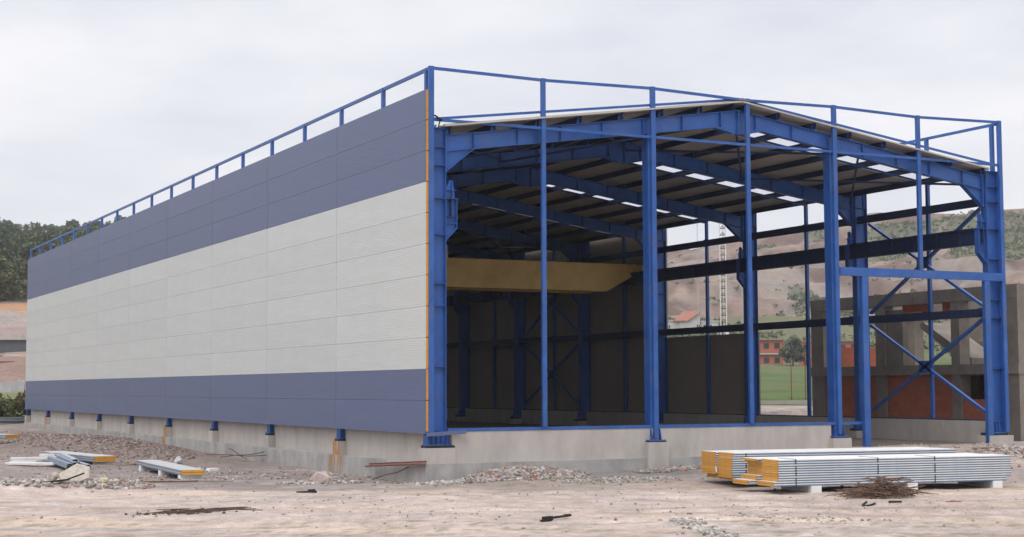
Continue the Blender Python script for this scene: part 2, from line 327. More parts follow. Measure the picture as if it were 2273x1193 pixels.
# ------------------------------------------------------------------ ground sheet
def grow(a, b, s0, k):
    o = [a]; s = s0
    while (o[-1] < b if b > a else o[-1] > b):
        o.append(o[-1]+(s if b > a else -s)); s *= k
    return o[1:]
xs = np.array(sorted(set(grow(-19, -4000, .5, 1.12)+[round(-19+.22*i, 3) for i in range(int(39/.22))]+[round(20+.5*i, 3) for i in range(60)]+[50+3.5*i for i in range(150)]+grow(575, 4500, 6, 1.25))))
ys = np.array(sorted(set(grow(-27, -4000, .5, 1.2)+[round(-27+.22*i, 3) for i in range(int(49/.22))]+[round(22+.7*i, 3) for i in range(90)]+[85+3.5*i for i in range(165)]+grow(662, 4500, 6, 1.25))))
gx, gy = np.meshgrid(xs, ys); X = gx.ravel(); Y = gy.ravel(); Zg = H(X, Y)
nx, ny = len(xs), len(ys)
# the colour of the soil, shade inside the hall included
def lerp(a, b, t): return a*(1-t[:, None])+np.array(b)*t[:, None]
dC = np.hypot(X-CX0, Y-CY0); azC = np.degrees(np.arctan2(X-CX0, Y-CY0))
al = .86*X-.51*Y; ac = .51*X+.86*Y                       # along / across the dirt track
n1 = fbm(X/3, Y/3, 5, 41); n2 = fbm(al/9, ac/1.1, 4, 51); n3 = fbm(X/9, Y/9, 4, 61); n4 = fbm(X/.7, Y/.7, 3, 71)
col = np.tile(np.array((.455, .375, .335)), (len(X), 1))
dark = sst(ac+(n1-.5)*2.2+(n3-.5)*2.0, -3.6, -2.2)*(1-.55*sst(X, -4, 6))
col = lerp(col, (.275, .235, .215), dark)
col = lerp(col, (.33, .29, .27), sst(n1, .5, .68)*.5)
col = lerp(col, (.52, .41, .32), sst(n2, .52, .66)*.75*(1-dark))
col = lerp(col, (.36, .27, .215), sst(fbm(al/7, ac/.7, 4, 81), .57, .68)*.75*(1-dark))
wob = (fbm(al/14, ac/14, 2, 401)-.5)*2.4
for c_ in (-14.6, -12.9, -10.4, -8.8, -6.2, -4.6): col = lerp(col, (.56, .475, .42), np.exp(-((ac+wob-c_)/.3)**2)*sst(n3, .3, .6)*.55*(1-dark))
col = lerp(col, (.57, .50, .46), sst(n4*.6+n1*.4, .58, .72)*.45)
col = lerp(col, (.23, .21, .15), sst(fbm(al/1.3, ac/.16, 3, 91), .62, .72)*.8*sst(-ac, 12.6, 13.6))
col = lerp(col, (.235, .22, .21), np.clip(np.exp(-((X-7.4)/3.4)**2-((Y+1.0)/1.5)**2)*1.5*(.4+n1), 0, .85))
mnd = np.exp(-((X+3)/4.5)**2-((Y-36)/19)**2)
col = lerp(col, (.215, .165, .145), np.clip(mnd*1.5, 0, .85))
col = lerp(col, (.13, .105, .09), ((X > .3)*(X < 25.2)*(Y > .3)*(Y < 73)).astype(float)*.85)  # bare brown floor, darkened further by indoor shade put into its colour
# far right: grass slope, olive hedgerow slope, quarry hill
rt = sst(azC, 22, 28); q1_ = fbm(X/30, Y/30, 4, 211)
grass = rt*sst(dC, 88, 90)*(1-sst(dC+(n3-.5)*25+(q1_-.5)*45, 500, 540)); g1 = fbm(X/14, Y/14, 5, 101)
gcol = lerp(np.tile(np.array((.088, .122, .042)), (len(X), 1))*(.7+.6*fbm(X/3, Y/6, 4, 221)[:, None]), (.125, .122, .06), sst(g1+(dC-300)/700, .42, .62)); col = col*(1-grass[:, None])+gcol*grass[:, None]
hill = rt*sst(dC+(n3-.5)*25+(q1_-.5)*45, 500, 540)
q1 = fbm(X/45, Y/45, 6, 111); q2 = fbm(X/15, Y/30, 5, 121); q3 = fbm(X/80, Y/80, 5, 131)
hc = np.tile(np.array((.265, .185, .15)), (len(X), 1)); hc = lerp(hc, (.285, .245, .22), sst(q1, .46, .58)); hc = lerp(hc, (.155, .09, .07), sst(q2, .48, .58)*.9)
hc = lerp(hc, (.36, .29, .235), sst(fbm(X/9, Y/9, 4, 141), .56, .66)*.7); hc = lerp(hc, (.15, .125, .105), sst(fbm(X/6, Y/13, 4, 151), .60, .70)*.7)
hc = hc*np.array((.98, .95, .93))*(.60+.22*fbm(X/5, Y/5, 3, 161)[:, None]+.16*np.random.RandomState(2).rand(len(X), 1)); hc = lerp(hc, (.36, .33, .31), np.exp(-((azC-37.2)/1.1)**2-((dC-520)/16)**2)*.9)
veg = np.clip(sst(q3, .60, .64)*.6 + vegf(azC, dC), 0, 1)*.92
hc = lerp(hc, (.105, .115, .065), np.clip(veg, 0, 1))
col = col*(1-hill[:, None])+hc*hill[:, None]
# far left: scrub grass, road bank, orange cut, wooded hill
lf = 1-sst(azC, 15, 19)
def band(c, a, b, s=3): 
    global col
    t = lf*sst(dC+(n3-.5)*8, a-s, a+s)*(1-sst(dC+(n3-.5)*8, b-s, b+s)); col = lerp(col, c, t)
band((.15, .16, .075), 121, 176); band((.235, .16, .13), 186, 226); band((.38, .27, .215), 224, 229, 1); band((.29, .21, .185), 234, 268); band((.30, .255, .23), 262, 274, 4); band((.37, .215, .125), 274, 290); band((.075, .085, .045), 291, 5000)
me = bpy.data.meshes.new('ground')
idx = (np.arange(ny-1)[:, None]*nx+np.arange(nx-1)[None, :]).ravel()
quads = np.stack([idx, idx+1, idx+nx+1, idx+nx], 1).astype(np.int32)
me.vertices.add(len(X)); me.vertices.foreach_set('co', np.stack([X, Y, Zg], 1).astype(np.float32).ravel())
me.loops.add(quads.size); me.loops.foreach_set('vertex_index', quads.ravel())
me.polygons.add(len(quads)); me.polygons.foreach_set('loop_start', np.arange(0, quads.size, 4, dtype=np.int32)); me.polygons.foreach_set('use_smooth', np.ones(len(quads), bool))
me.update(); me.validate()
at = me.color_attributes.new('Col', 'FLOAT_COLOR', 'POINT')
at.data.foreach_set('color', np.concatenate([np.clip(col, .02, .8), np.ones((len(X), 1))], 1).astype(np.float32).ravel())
def ground_mat():
    m = mat('bare_soil', (1, 1, 1), rough=.97, var=.16, scale=2.3, colattr=True, spec=.15)
    t = m.node_tree; b = t.nodes['Principled BSDF']; co = N(t, 'ShaderNodeTexCoord')
    lk = b.inputs['Base Color'].links[0].from_socket
    a1 = N(t, 'ShaderNodeTexNoise'); a1.inputs['Scale'].default_value = 16; a1.inputs['Detail'].default_value = 6; a1.inputs['Roughness'].default_value = .72
    a2 = N(t, 'ShaderNodeTexNoise'); a2.inputs['Scale'].default_value = .35; a2.inputs['Detail'].default_value = 10; a2.inputs['Roughness'].default_value = .68
    for a in (a1, a2): t.links.new(co.outputs['Object'], a.inputs['Vector'])
    r = N(t, 'ShaderNodeMapRange'); r.inputs['From Min'].default_value = .3; r.inputs['From Max'].default_value = .7; r.inputs['To Min'].default_value = .74; r.inputs['To Max'].default_value = 1.24
    t.links.new(a1.outputs['Fac'], r.inputs['Value'])
    r2 = N(t, 'ShaderNodeMapRange'); r2.inputs['From Min'].default_value = .3; r2.inputs['From Max'].default_value = .7; r2.inputs['To Min'].default_value = .84; r2.inputs['To Max'].default_value = 1.15
    t.links.new(a2.outputs['Fac'], r2.inputs['Value'])
    a3 = N(t, 'ShaderNodeTexNoise'); a3.inputs['Scale'].default_value = 1.3; a3.inputs['Detail'].default_value = 12; a3.inputs['Roughness'].default_value = .74; a3.inputs['Lacunarity'].default_value = 2.2
    t.links.new(co.outputs['Object'], a3.inputs['Vector'])
    r3 = N(t, 'ShaderNodeMapRange'); r3.inputs['From Min'].default_value = .36; r3.inputs['From Max'].default_value = .64; r3.inputs['To Min'].default_value = .84; r3.inputs['To Max'].default_value = 1.13
    t.links.new(a3.outputs['Fac'], r3.inputs['Value'])
    m0 = N(t, 'ShaderNodeMath', operation='MULTIPLY'); t.links.new(r.outputs[0], m0.inputs[0]); t.links.new(r3.outputs[0], m0.inputs[1])
    mm = N(t, 'ShaderNodeMath', operation='MULTIPLY'); t.links.new(m0.outputs[0], mm.inputs[0]); t.links.new(r2.outputs[0], mm.inputs[1])
    sc = N(t, 'ShaderNodeVectorMath', operation='SCALE'); t.links.new(lk, sc.inputs[0]); t.links.new(mm.outputs[0], sc.inputs['Scale']); t.links.new(sc.outputs[0], b.inputs['Base Color'])
    bp = N(t, 'ShaderNodeBump'); bp.inputs['Strength'].default_value = 1; bp.inputs['Distance'].default_value = .03
    t.links.new(a1.outputs['Fac'], bp.inputs['Height']); t.links.new(bp.outputs['Normal'], b.inputs['Normal'])
    return m
M['soil'] = ground_mat(); me.materials.append(M['soil'])
tag(link('ground', me), kind='structure')
# ------------------------------------------------------------------ the steel hall
hall = empty('steel_hall', (0, 0, 0), 0, 'unfinished blue steel hall with banded blue grey and white panels on its left side', 'warehouse')
W, L, PT, NP = 24.05, 72.0, 10.77, 11
PH = PT/NP
RZ = 11.52                                     # top of the parapet
def fy(k): return .27 if k == 0 else (L-.27 if k == 9 else 8.0*k)
def ztop(x): return 9.65+.147*(x-.85) if x < W/2 else 9.65+.147*(W-.85-x)      # top of the purlins
# --- main columns (local: outer face at x = 0, grows to +x; the right row is the same turned half round)
def column():
    c = MB()
    c.extrude([(0,-.15),(.02,-.15),(.02,-.008),(.60,-.008),(.60,-.15),(.62,-.15),(.62,.15),(.60,.15),(.60,.008),(.02,.008),(.02,.15),(0,.15)], (0,0,-.38), (1,0,0), (0,1,0), (0,0,9.98))
    for z in (.02, 2.03, 3.94, 4.64, 6.2, 7.35, 8.4, 8.98, 9.58):
        c.box(.021, .599, -.147, -.0085, z-.008, z+.008); c.box(.021, .599, .0085, .147, z-.008, z+.008)
    o = c.build('column', M['blue'], hall)
    b = MB(); b.box(-.07, .86, -.20, .20, -.425, -.385)
    for x in (-.02, .14, .30, .46, .62): b.extrude([(-.19,-.385),(.19,-.385),(.155,.0),(-.155,.0)], (x-.008,0,0), (0,1,0), (0,0,1), (.016,0,0))
    for s in (-1, 1): b.extrude([(-.06,-.385),(.78,-.385),(.70,-.06),(.60,.0),(.0,.0),(-.02,-.06)], (0,s*.085-.006,0), (1,0,0), (0,0,1), (0,.016,0))
    b.build('base_plate', M['blue'], o)
    g = MB(); g.box(-.09, .88, -.22, .22, -.50, -.426)
    g.build('grout_bed', M['black'], o)
    k = MB()
    k.extrude([(.62,6.0),(.64,6.02),(1.02,6.42),(1.02,7.35),(.62,7.35)], (0,-.008,0), (1,0,0), (0,0,1), (0,.016,0))
    k.box(1.0, 1.02, -.12, .12, 6.42, 7.35); k.bar((.63,0,6.02), (1.01,0,6.42), .24, .02, (1,0,-1)); k.box(.621, 1.05, -.14, .14, 7.352, 7.372); k.box(.621, 1.0, -.12, .12, 6.56, 6.575)
    k.extrude([(.64,7.372),(.98,7.372),(.98,7.62),(.88,7.95),(.80,7.95),(.64,7.62)], (0,-.008,0), (1,0,0), (0,0,1), (0,.016,0)); k.box(.86, .88, -.1, .1, 7.373, 7.93); k.box(.64, 1.0, -.12, .12, 7.625, 7.64)
    k.build('crane_bracket', M['blue'], o)
    return o
c0 = column()
for k in range(10):
    for s in (0, 1):
        o = c0 if (k == 0 and s == 0) else copy_tree(c0, hall)
        o.location = (.13, fy(k), 0) if s == 0 else (W-.02, fy(k), 0); o.rotation_euler = (0, 0, 0 if s == 0 else math.pi)
# --- rafters
def rafter(sgn):
    # from the column face at x = .75 to the ridge, local x from the left eave
    zt = lambda x: 9.65+.147*(x-.85)-.25
    x0, x1, d = .752, W/2-.004, .52
    pr = [(x0, zt(x0)), (x1, zt(x1)), (x1, zt(x1)-d-.32), (x1-.25, zt(x1)-d-.30), (x1-1.0, zt(x1-1)-d), (1.75, zt(1.75)-d), (x0, zt(x0)-1.18)]
    b = MB()
    flip = (lambda x: x) if sgn > 0 else (lambda x: W-x)
    P = [(flip(x), z) for x, z in pr]
    b.extrude(P, (0,-.007,0), (1,0,0), (0,0,1), (0,.014,0))
    def fl(a, c_, w=.24, t=.018): b.bar((flip(a[0]),0,a[1]), (flip(c_[0]),0,c_[1]), w, t)
    fl((x0, zt(x0)), (x1, zt(x1))); fl(pr[6], pr[5]); fl(pr[5], pr[4]); fl(pr[4], pr[3]); fl((x0+.01, zt(x0)-d), pr[5], .23, .014)
    for x in (x0+.014, x1-.014):
        b.box(min(flip(x-.012), flip(x+.012)), max(flip(x-.012), flip(x+.012)), -.13, .13, (zt(x)-1.2 if x < 3 else zt(x)-d-.33), zt(x)+.02)
    x = 1.75
    while x < x1-.6:
        b.box(min(flip(x-.007), flip(x+.007)), max(flip(x-.007), flip(x+.007)), -.112, .112, zt(x)-d+.01, zt(x)-.012)
        x += 1.59
    for xp in [.87+1.59*i for i in range(7)]:      # cleats standing up on the rafter to hold the purlins
        if xp > x0+.1: b.extrude([(flip(xp-.14), zt(xp)+.008), (flip(xp+.02), zt(xp)+.008), (flip(xp+.02), zt(xp)+.25), (flip(xp-.05), zt(xp)+.25)], (0,-.125,0), (1,0,0), (0,0,1), (0,.012,0))
    # bolts down the end plates
    for z in np.arange(0, 1.1, .12): b.box(min(flip(x0+.03), flip(x0+.06)), max(flip(x0+.03), flip(x0+.06)), -.11, -.075, zt(x0)-z-.08, zt(x0)-z-.045)
    return b.mesh('rafter', M['blue'])
rm = (rafter(1), rafter(-1))
for k in range(10):
    for i in (0, 1): link('rafter', rm[i], hall, (0, fy(k), 0))
# --- purlins: channels with a cleat at each frame
px_ = [.87+1.59*i for i in range(7)]+[W/2-.28]
for x in px_+[W-x for x in px_]:
    z = ztop(x)-.004; b = MB(); s = 1 if x < W/2 else -1; h = .225
    b.extrude([(-.035*s,-h),(.035*s,-h),(.035*s,-h+.008),(-.027*s,-h+.008),(-.027*s,-.008),(.035*s,-.008),(.035*s,0),(-.035*s,0)], (x, -.02, z), (1,0,0), (0,0,1), (0,L+.04,0))
    for k in range(10): b.box(x-.05*s-.006, x-.05*s+.006, fy(k)-.1, fy(k)+.1, z-.26, z-.02)
    b.build('purlin', M['blue_shaded'], hall)
# --- roof sheets with translucent strips
SKY0, SKY1 = 2.95, 4.05
def sheet(b, s, y0, y1, x0=.62, x1=W/2-.02, t=.05):
    f = (lambda x: x) if s > 0 else (lambda x: W-x)
    z = lambda x: 9.65+.147*(x-.85)
    b.extrude([(f(x0), z(x0)), (f(x1), z(x1)), (f(x1), z(x1)+t), (f(x0), z(x0)+t)], (0,y0,0), (1,0,0), (0,0,1), (0,y1-y0,0))
for s in (1, -1):
    b = MB(); e = [-.10]+[v for k in range(9) for v in (8*k+SKY0, 8*k+SKY1)]+[L+.1]
    for i in range(0, len(e), 2): sheet(b, s, e[i], e[i+1])
    f = (lambda x: x) if s > 0 else (lambda x: W-x)
    yy = 0.0
    while yy < L:      # trapezoid ribs on the upper side
        if not any(8*k+SKY0-.1 < yy < 8*k+SKY1+.02 for k in range(9)): sheet2 = b.extrude([(f(.62), ztop(.62)+.051), (f(W/2-.02), ztop(W/2-.02)+.051), (f(W/2-.02), ztop(W/2-.02)+.085), (f(.62), ztop(.62)+.085)], (0,yy,0), (1,0,0), (0,0,1), (0,.06,0))
        yy += .33
    rs = b.build('roof_sheet', M['roof'], hall)
    for k in range(9):
        b = MB(); sheet(b, s, 8*k+SKY0+.004, 8*k+SKY1-.004, t=.012); b.build('skylight', M['skylight'], rs)
    # eave gutter
    b = MB(); xg = .16 if s > 0 else W-.16
    b.extrude([(0,0),(.4*s,0),(.4*s,.2),(.385*s,.2),(.385*s,.015),(.015*s,.015),(.015*s,.26),(0,.26)], (xg, .45, 9.55), (1,0,0), (0,0,1), (0,L-.9,0)); b.build('gutter', M['galv'], hall)
b = MB(); xr = W/2; b.extrude([(-.3, ztop(xr-.3)+.09),(0, ztop(xr)+.12),(.3, ztop(xr-.3)+.09),(0,ztop(xr)+.1)], (xr,-.1,0), (1,0,0), (0,0,1), (0,L+.2,0)); b.build('ridge_cap', M['roof'], hall)
# --- sag rails across the bays below the skylights, roof bracing rods in the first and fifth bay
for k in range(9):
    for s in (0, 1):
        f = (lambda x: x) if s == 0 else (lambda x: W-x)
        b = MB(); b.bar((f(.9), 8*k+2.9, ztop(f(.9))-.29), (f(W/2-.2), 8*k+2.9, ztop(f(W/2-.2))-.29), .07, .07); b.build('sag_rail', M['blue'], hall)
for k in (0, 4):
    for (a, c_) in ((.9, 6.5), (6.5, W/2), (W/2, W-6.5), (W-6.5, W-.9)):
        ya, yb = fy(k)+.15, fy(k+1)-.15; za, zb = ztop(a)-.5, ztop(c_)-.5
        b = MB(); b.tube((a, ya, za), (c_, yb, zb), .045); b.build('roof_brace', M['blue_shaded'], hall)
        b = MB(); b.tube((c_, ya, zb-.1), (a, yb, za-.1), .045); b.build('roof_brace', M['blue_shaded'], hall)
# --- crane runways
for s in (0, 1):
    x = .93 if s == 0 else W-.85
    b = MB(); b.ibar((x, .1, 7.06), (x, L-.1, 7.06), .60, .26, .022, .014); b.box(x-.03, x+.03, .1, L-.1, 7.362, 7.41)
    yy = 1.3
    while yy < L: b.box(x-.125, x+.125, yy-.006, yy+.006, 6.785, 7.335); yy += 1.33
    b.build('runway_beam', M['blue_shaded'], hall)
# --- side posts, parapet rails
def rhs(name, p, q, wd, ht, mt='blue', up=(0, 1, 0)):
    b = MB(); b.bar(p, q, wd, ht, up); return b.build(name, M[mt], hall)
for i in range(0, 37):
    y = 4.0*i/2
    if i % 2: continue
    y = min(max(y*1.0, .34), L-.3)
    main = (i//2) % 2 == 0
    rhs('parapet_post', (.17, y, 9.2 if main else -.02), (.17, y, RZ-.01), .12, .14)
    b = bpy.context.scene.objects
    rhs('parapet_post', (W-.08, y, 9.0 if main else -.75), (W-.08, y, RZ-.06), .12, .15)
rhs('parapet_rail', (.17, -.02, RZ-.06), (.17, L, RZ-.06), .10, .10, up=(0,0,1))
rhs('parapet_rail', (W-.08, .1, RZ-.10), (W-.08, L, RZ-.10), .10, .10, up=(0,0,1))
# --- gable posts and rails
GX = [.17, 4.17, 8.38, 12.27, 16.07, 19.98, 24.02]
GZ = [RZ, RZ-.05, RZ+.03, RZ-.07, RZ+.0, RZ-.08, RZ+.02]
for i, x in enumerate(GX):
    lo = (-.02, .10, -.33, .10, -.33, 5.52, -.36)[i]
    rhs('gable_post', (x, .0, lo), (x, .0, GZ[i]), (.17, .15, .17, .16, .17, .16, .17)[i], .11)
b = None
for i in (2, 4):
    x = GX[i]-.02; zt = ztop(x)-.25-.53
    b = MB(); b.extrude([(-.15,0),(.15,0),(.15,.018),(.006,.018),(.006,.40),(.12,.40),(.12,.418),(-.12,.418),(-.12,.40),(-.006,.40),(-.006,.018),(-.15,.018)], (x, .062, -.38), (1,0,0), (0,1,0), (0,0,zt+.38))
    wc = b.build('wind_column', M['blue'], hall)
    b = MB(); b.box(x-.34, x+.34, -.12, .56, -.425, -.385)
    for sx in (-1, 1): b.extrude([(-.12,-.385),(.5,-.385),(.44,-.02),(-.02,-.02)], (x+sx*.17-.007, 0, 0), (0,1,0), (0,0,1), (.014,0,0))
    b.box(x-.3, x+.3, .22, .235, -.384, -.02)
    b.build('base_plate', M['blue'], wc)
    b = MB(); b.box(x-.35, x+.35, -.13, .57, -.46, -.426); b.build('grout_bed', M['black'], wc)
for i in range(6):
    xa, xb = GX[i]+.08, GX[i+1]-.08
    rhs('gable_rail', (xa, .0, GZ[i]-.06+(GZ[i+1]-GZ[i])*.02), (xb, .0, GZ[i+1]-.06), .08, .09, up=(0,0,1))
    rhs('gable_rail', (xa, .01, 9.82), (xb, .01, 9.82), .07, .09, up=(0,0,1))
    sl = lambda x: 9.84+.1335*(x-.2) if x < W/2+.3 else 9.80+.1335*(W-x)
    if i in (0, 1, 2): rhs('sloping_rail', (xa, .075, sl(xa)), (xb, .075, sl(xb)), .06, .08, up=(0,0,1))
    else: rhs('sloping_rail', (xa, .075, sl(xa)), (xb, .075, sl(xb)), .06, .08, up=(0,0,1))
b = MB(); b.bar((.26,-.06,9.95), (.52,-.07,9.80), .05, .04); b.bar((.46,-.07,9.82), (.38,-.08,9.55), .03, .03); b.build('torn_sealing_strip', M['char'], hall)
rhs('sill_rail', (.78, .12, .055), (17.42, .12, .055), .16, .10, up=(0,0,1))
rhs('door_lintel', (16.18, -.01, 5.50), (24.06, -.01, 5.50), .14, .30, up=(0,0,1))
for x in (17.28, 23.14): rhs('door_post', (x, -.01, -1.0), (x, -.01, 5.34), .26, .16)
# --- right side: girts and cross braces
for k in range(9):
    y0, y1 = fy(k)+.0, fy(k+1)
    for z, h in ((8.45, .30), (4.17, .32)):
        b = MB(); b.ibar((W-.36, y0, z), (W-.36, y1, z), .18, h, .012, .01, up=(1, 0, 0))
        for yy in (y0+.55, y0+3.7): b.box(W-.28, W-.10, yy, yy+.3, z+.165, z+.20)
        b.build('girt', M['blue_shaded'], hall)
    rhs('girt', (.4, y0, 4.17), (.4, y1, 4.17), .14, .3, 'blue_shaded', up=(0,0,1)); rhs('girt', (.4, y0, 8.45), (.4, y1, 8.45), .14, .3, 'blue_shaded', up=(0,0,1))
    if k in (0, 4):
        for xx in (W-.26, .44):
            for za, zb in ((.35, 3.95), (4.45, 8.25)):
                m_ = (za+zb)/2; ya, yb = y0+.55, y1-.55; ym = (ya+yb)/2
                for p, q in (((ya,za),(yb,zb)), ((ya,zb),(yb,za))):
                    rhs('cross_brace', (xx, p[0], p[1]), (xx, q[0], q[1]), .10 if p[1] < q[1] else .11, .13, 'blue', up=(1,0,0))
                b = MB(); b.extrude([(-.34,-.24),(.34,-.24),(.34,.24),(-.34,.24)], (xx-.065, ym, m_), (0,1,0), (0,0,1), (.012,0,0)); b.build('gusset', M['blue'], hall)
# --- left wall panels: every panel its own part, foam showing at its edges
def panel_mesh(c_):
    b = MB(); b.box(0, .008, .013, 7.987, 0.002, PH-.0035); b.box(.092, .10, .012, 7.988, .004, PH-.006)
    return b.mesh('wall_panel', M[c_])
pmw, pmb = panel_mesh('panel_white'), panel_mesh('panel_blue')
b = MB(); b.box(.009, .091, .0, 8.0, .012, PH-.012); fm = b.mesh('foam_core', M['foam'])
for j in range(NP):
    for k in range(9):
        o = link('wall_panel', pmb if (j < 2 or j > 7) else pmw, hall, (0, 8*k, j*PH))
        link('foam_core', fm, o)
b = MB(); b.box(-.025, .10, 0, L, -.045, -.004); b.box(-.027, -.0, 0, L, -.05, .05)
b.bar((-.03, -.05, -.03), (1.32, -.09, .04), .13, .012); b.bar((-.03, -.11, -.08), (1.32, -.15, -.01), .012, .11)
b.build('drip_flashing', M['panel_blue'], hall)
# --- right wall: bays closed from the fourth frame on, and low panels in the third bay
b = MB()
for k in range(2, 9):
    for j in range(NP if k > 2 else 4):
        z0 = -.02+j*(PH if k > 2 else .985); e = .003*(j % 2)+.0015*(k % 2); b.box(W+.05+e, W+.15+e, 8*k, 8*k+8.0, z0, z0+(PH if k > 2 else .985)-.0004)
b.build('lining_panels', M['lining'], hall)['kind'] = 'stuff'
b = MB(); b.box(.1, W, L+.02, L+.12, -.02, 10.7); b.build('rear_wall', M['lining'], hall)
# --- concrete: plinth walls, pedestals, footings
def conc(name, x0, x1, y0, y1, z0, z1, mt='concrete'):
    b = MB(); b.box(x0, x1, y0, y1, z0, z1); return b.build(name, M[mt], hall)
conc('plinth_wall', .30, .50, .66, L-.7, -1.05, -.03)
conc('plinth_wall', .92, 15.74, .06, .30, -1.05, .0)
for k in range(9):
    conc('plinth_wall', W-.42, W-.18, fy(k)+.36, fy(k+1)-.36, -1.4, .03)
    rhs('base_rail', (W-.30, fy(k)+.4, .055), (W-.30, fy(k+1)-.4, .055), .12, .05, 'blue_shaded', up=(0,0,1))
pm = stained('stained_pedestal', 'concrete', [(0, .0, 0, 1)]) if False else None
for k in range(10):
    pd = MB(); y = fy(k)
    pd.box(.005, .995, y-.29, y+.29, -2.0, -.501)
    o = pd.build('pedestal', M['concrete'], hall)
    if k in (1, 4, 8): o.data.materials[0] = M['pedestal_stained']
    conc('pedestal', W-1.02, W+.16, y-.40, y+.40, -2.0, -.501)
for i in (2, 4): conc('pedestal', GX[i]-.40, GX[i]+.40, -.16, .62, -2.0, -.461)
b = MB(); b.box(-.02, .62, -.04, L+.1, -2.6, -.985)
b.build('footing', M['footing_stained'], hall)
b = MB(); b.box(.621, 15.9, -.04, .66, -2.6, -.985); b.build('footing', M['footing'], hall)
# ------------------------------------------------------------------ the bridge crane
cr = empty('bridge_crane', (W/2, 26.0, 6.4), 0, 'yellow overhead bridge crane spanning the dark inside of the hall', 'crane')
hw = W/2-.45
for yy in (0, 1.7):
    b = MB(); zb, zt = 0.0, 1.42
    pr = [(-hw, 1.02), (-hw+.1, zt), (hw-.1, zt), (hw, 1.02), (hw-1.9, zb), (-hw+1.9, zb)]
    b.extrude(pr, (0, yy, 0), (1,0,0), (0,0,1), (0,.5,0))
    b.bar((-hw+1.9, yy+.25, zb-.012), (hw-1.9, yy+.25, zb-.012), .62, .022); b.bar((-hw+.1, yy+.25, zt+.012), (hw-.1, yy+.25, zt+.012), .62, .022)
    b.bar((hw-1.9, yy+.25, zb-.01), (hw, yy+.25, 1.01), .62, .02); b.bar((-hw+1.9, yy+.25, zb-.01), (-hw, yy+.25, 1.01), .62, .02)
    b.build('girder', M['yellow'], cr)
for s in (-1, 1):
    b = MB(); b.box(s*(hw-.12)-.14, s*(hw-.12)+.14, -.9, 3.1, 1.04, 1.36); ec = b.build('end_carriage', M['yellow'], cr)
    for y in (-.6, 2.8):
        b = MB(); b.tube((s*(hw-.12)-.06, y, 1.19), (s*(hw-.12)+.06, y, 1.19), .18, n=16); b.build('wheel', M['black'], ec)
b = MB(); b.box(-1.0, .6, .1, 2.1, 1.46, 2.1); b.tube((-.9, 1.1, 1.7), (.5, 1.1, 1.7), .42, n=14); b.build('hoist', M['yellow'], cr)
# ------------------------------------------------------------------ concrete frame building beside the hall
cf = empty('unfinished_building', (26.3, 1.6, -.82), 0, 'unfinished grey concrete frame building with red hollow brick infill right of the hall', 'building')
def cbx(name, mt, x0, x1, y0, y1, z0, z1, parent=None):
    b = MB(); b.box(x0, x1, y0, y1, z0, z1); return b.build(name, M[mt], parent or cf)
zf = -.82                                   # part heights below are written above the wall-panel datum, minus zf
for (y, w_) in ((0, .85), (3.3, .5), (8.0, .6), (12.3, .9)):
    for x in (0, 5.5, 11): cbx('column', 'greyconc', x, x+.55, y, y+w_, -.6, 4.88-zf)
for (x) in (0, 5.5, 11): cbx('beam', 'greyconc', x-.01, x+.56, -.01, 13.21, 4.882-zf, 5.42-zf)
for y in (0, 12.4): cbx('beam', 'greyconc', .562, 11.0, y, y+.5, 4.884-zf, 5.40-zf)
cbx('floor_slab', 'greyconc', -.06, 11.6, -.04, 13.24, 1.84-zf, 2.26-zf)
bw = lambda *a: cbx('brick_wall', 'brick', *a)
bw(.12, .34, 3.81, 7.99, -.3, 1.838-zf); bw(.12, .34, .86, 3.29, -.3, .82-zf); bw(.12, .34, .86, 1.9, .822-zf, 1.838-zf)
bw(.12, .34, 8.61, 12.29, -.3, 1.838-zf)
bw(.56, 5.49, .1, .32, -.3, 1.838-zf); bw(5.6, 5.8, 3.81, 12.3, -.3, 1.838-zf); bw(5.6, 5.8, .86, 3.29, -.3, 1.838-zf)
bw(.12, .34, 5.2, 6.9, 4.55-zf, 4.88-zf); bw(.12, .34, 3.81, 4.4, 4.3-zf, 4.88-zf); bw(.12, .34, 1.0, 1.7, 4.5-zf, 4.88-zf)
bw(5.6, 5.8, 6.3, 6.9, 2.262-zf, 4.88-zf); bw(5.6, 5.8, .9, 1.5, 2.262-zf, 4.88-zf); bw(.7, 5.3, 12.5, 12.7, 2.262-zf, 3.2-zf)
cbx('wall_panel', 'greyconc', .1, .4, 6.9, 7.95, 2.262-zf, 4.7-zf); cbx('wall_panel', 'greyconc', 5.4, 5.49, .9, 2.3, 2.262-zf, 4.7-zf)
b = MB(); b.extrude([(3.9, 2.27-zf), (4.3, 2.27-zf), (7.0, 3.9-zf), (7.0, 4.15-zf), (6.8, 4.15-zf), (3.9, 2.55-zf)], (1.2,0,0), (0,1,0), (0,0,1), (1.5,0,0)); b.build('stair_flight', M['greyconc'], cf)
b = MB(); b.extrude([(3.85, 3.3-zf), (6.0, 3.3-zf), (6.0, 3.1-zf), (4.9, 2.9-zf), (4.0, 2.3-zf), (3.85, 2.3-zf)], (2.9,0,0), (0,1,0), (0,0,1), (1.2,0,0)); b.build('stair_landing', M['greyconc'], cf)
rg = random.Random(3)
b = MB(); b.col = (.16, .14, .12)
for i in range(60): b.rock((.6+rg.random(), 1.0+rg.random()*1.3, 2.27-zf+rg.random()*.16), rg.uniform(.06, .16), rg)
tag(b.build('rubble_heap', M['stone'], None, (26.3, 1.6, -.82), 0, True), 'small dark rubble heap lying on the raw concrete floor of the frame building', 'rubble', None, 'stuff')
b = MB(); b.box(0, 4.5, -4, -1.0, -.12, .07)
tag(b.build('concrete_apron', M['concrete'], None, (26.4, 2.6, -.84)), 'flat pale concrete slab on the ground before the frame building', 'slab')

